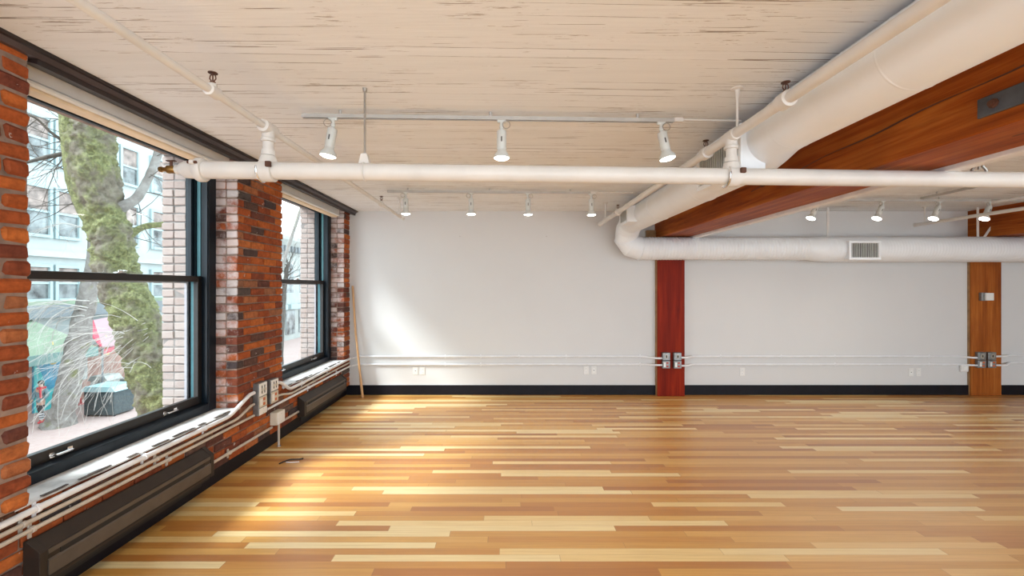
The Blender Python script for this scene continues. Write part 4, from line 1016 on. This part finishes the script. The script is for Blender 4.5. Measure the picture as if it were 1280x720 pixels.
for px, py, dx, dz in ((178, 240, .7, .2), (188, 218, .8, -.4), (170, 248, .6, -.8), (186, 222, .2, .9), (196, 195, .6, .3), (160, 295, .9, -.3), (165, 270, .7, .6), (160, 260, .9, -.5), (180, 284, .5, -.8)):
    twigs(mb, P(px, py, TY+.3), (dx, random.uniform(-.2, .8), dz), random.uniform(.5, .9), .0075, 2)
o = mb.build('twigs', M['twig'], tr1); o['kind'] = 'stuff'
mb = MB()
for i in range(6):
    q = P(random.uniform(150, 200), random.uniform(390, 470), TY-.3)
    twigs(mb, q, (random.uniform(-1, .3), -.4, random.uniform(.1, .8)), random.uniform(.5, .9), .005, 1, .5, -1.6)
for i in range(26):
    q = P(random.uniform(140, 190), random.uniform(400, 440), TY-.2)
    twigs(mb, q, (random.uniform(-1, -.4), -.5, random.uniform(-.9, .4)), random.uniform(.6, 1.2), .0042, 1, .4, -.8)
o = mb.build('hanging_shoots', M['twig_pale'], tr1); o['kind'] = 'stuff'
T2 = 16.6
tr2 = thing('pale_tree', tuple(P(78, 533, T2).to_2d())+(GZ,), 'slimmer pale grey tree leaning right further out in the street', 'tree')
yb = 5.6*F/(532-CY)
mb = MB(); q = limb([(74, 533, 27, 0), (77, 522, 19, 0), (82, 500, 17, 0), (92, 450, 16, 0), (101, 410, 14, 0), (111, 365, 12, 0), (118, 310, 10, 0), (122, 240, 9, 0), (126, 150, 8, .3), (120, 40, 6, .6)], yb)
mb.tube([p[:3] for p in q], [p[3] for p in q], 30, True, True, wob(.10, 2.4)); mb.build('trunk', M['bark2'], tr2, sharp=180)
mb = MB()
for px, py, dx, dz, L in ((108, 388, -.9, .35, 3.2), (106, 395, -1, .25, 2.8), (110, 385, -.7, .5, 2.6), (112, 380, .9, .5, 1.8), (100, 420, -.6, -.2, 2.0), (112, 376, -.9, .1, 3.0), (116, 330, .8, .7, 2), (119, 290, -.8, .6, 2.6), (120, 260, .8, .6, 2.4)):
    twigs(mb, P(px, py, yb-.3), (dx, -.3, dz), L, .022, 2, .5, -.75)
o = mb.build('twigs', M['twig_pale'], tr2); o['kind'] = 'stuff'
# small tree beyond the far window
T3 = 30.0
tr3 = thing('bare_street_tree', tuple(P(352, 420, T3).to_2d())+(GZ,), 'bare thin tree far down the street seen through the far window', 'tree')
mb = MB(); q = limb([(348, 460, 6, 0), (352, 400, 4, 0), (357, 350, 3, 0), (360, 330, 2, 0)], T3); mb.tube([p[:3] for p in q], [p[3] for p in q], 12, True, True, wob(.05, 2)); mb.build('trunk', M['twig'], tr3, sharp=180)
mb = MB()
for i in range(16): twigs(mb, P(357+i*.2, 362-i*2.2, T3), (random.uniform(-.8, 1), random.uniform(-.6, .6), random.uniform(.2, .9)), random.uniform(1.2, 2.4), .03, 2, .6, .1)
o = mb.build('twigs', M['twig'], tr3); o['kind'] = 'stuff'
mb = MB(); q = limb([(352, 335, 3, 0), (366, 290, 3, 0), (378, 255, 3, 0), (392, 215, 3, 0)], 12.0)
t = thing('bare_bough', tuple(P(352, 335, 12.0)), 'pale bare bough slanting across the top of the far window', 'branch')
mb.tube([p[:3] for p in spline([(*P(340, 372, 12), .09), (*P(352, 335, 12), .07), (*P(366, 292, 12), .05), (*P(380, 250, 12), .04), (*P(392, 215, 12), .03)])], .045, 10, True, True); mb.build('bough_wood', M['bark2'], t)

# ------------------------------------------------------------------ light
world = bpy.data.worlds.new('sky'); SC.world = world; world.use_nodes = True
nt = world.node_tree; bg = nt.nodes['Background']
bg.inputs[0].default_value = (.80, .915, 1.0, 1); bg.inputs[1].default_value = 4.2
sun = bpy.data.lights.new('hazy_sun', 'SUN'); sun.energy = 6.5; sun.angle = math.radians(13); sun.color = (.93, .97, 1.0)
so = bpy.data.objects.new('hazy_sun', sun); COL.objects.link(so)
so.rotation_euler = Vector((1.83, 1, -2.05)).to_track_quat('-Z', 'Y').to_euler()
for a, b in OPEN:                                # sampling portals for the sky in the window openings
    li = bpy.data.lights.new('window_portal', 'AREA'); li.shape = 'RECTANGLE'; li.size = b-a-.02; li.size_y = 2.1; li.cycles.is_portal = True
    o = bpy.data.objects.new('window_portal', li); COL.objects.link(o); o.location = (-2.93, (a+b)/2, 1.62)
    o.rotation_euler = (PI/2, 0, -PI/2)
for loc, rot, sx, sy in ((((XL+XR)/2, YB-.02, 1.37), (PI/2, 0, 0), XR-XL, 2.7),):
    li = bpy.data.lights.new('open_side_portal', 'AREA'); li.shape = 'RECTANGLE'; li.size = sx; li.size_y = sy; li.cycles.is_portal = True
    o = bpy.data.objects.new('open_side_portal', li); COL.objects.link(o); o.location = loc; o.rotation_euler = rot

# ------------------------------------------------------------------ camera and view
cam = bpy.data.cameras.new('camera'); co = bpy.data.objects.new('camera', cam); COL.objects.link(co)
co.location = (0, 0, H); co.rotation_euler = (PI/2, 0, 0)
cam.sensor_width = 36; cam.lens = 36*F/1280; cam.shift_x = (640-CX)/1280; cam.shift_y = (CY-360)/1280
cam.clip_start = .05; cam.clip_end = 400
SC.camera = co
vs_ = SC.view_settings; vs_.view_transform = 'Standard'; vs_.look = 'None'; vs_.gamma = 1; vs_.use_curve_mapping = False
vs_.exposure = 0.24
SC.cycles.max_bounces = 8; SC.cycles.diffuse_bounces = 5; SC.cycles.transparent_max_bounces = 12
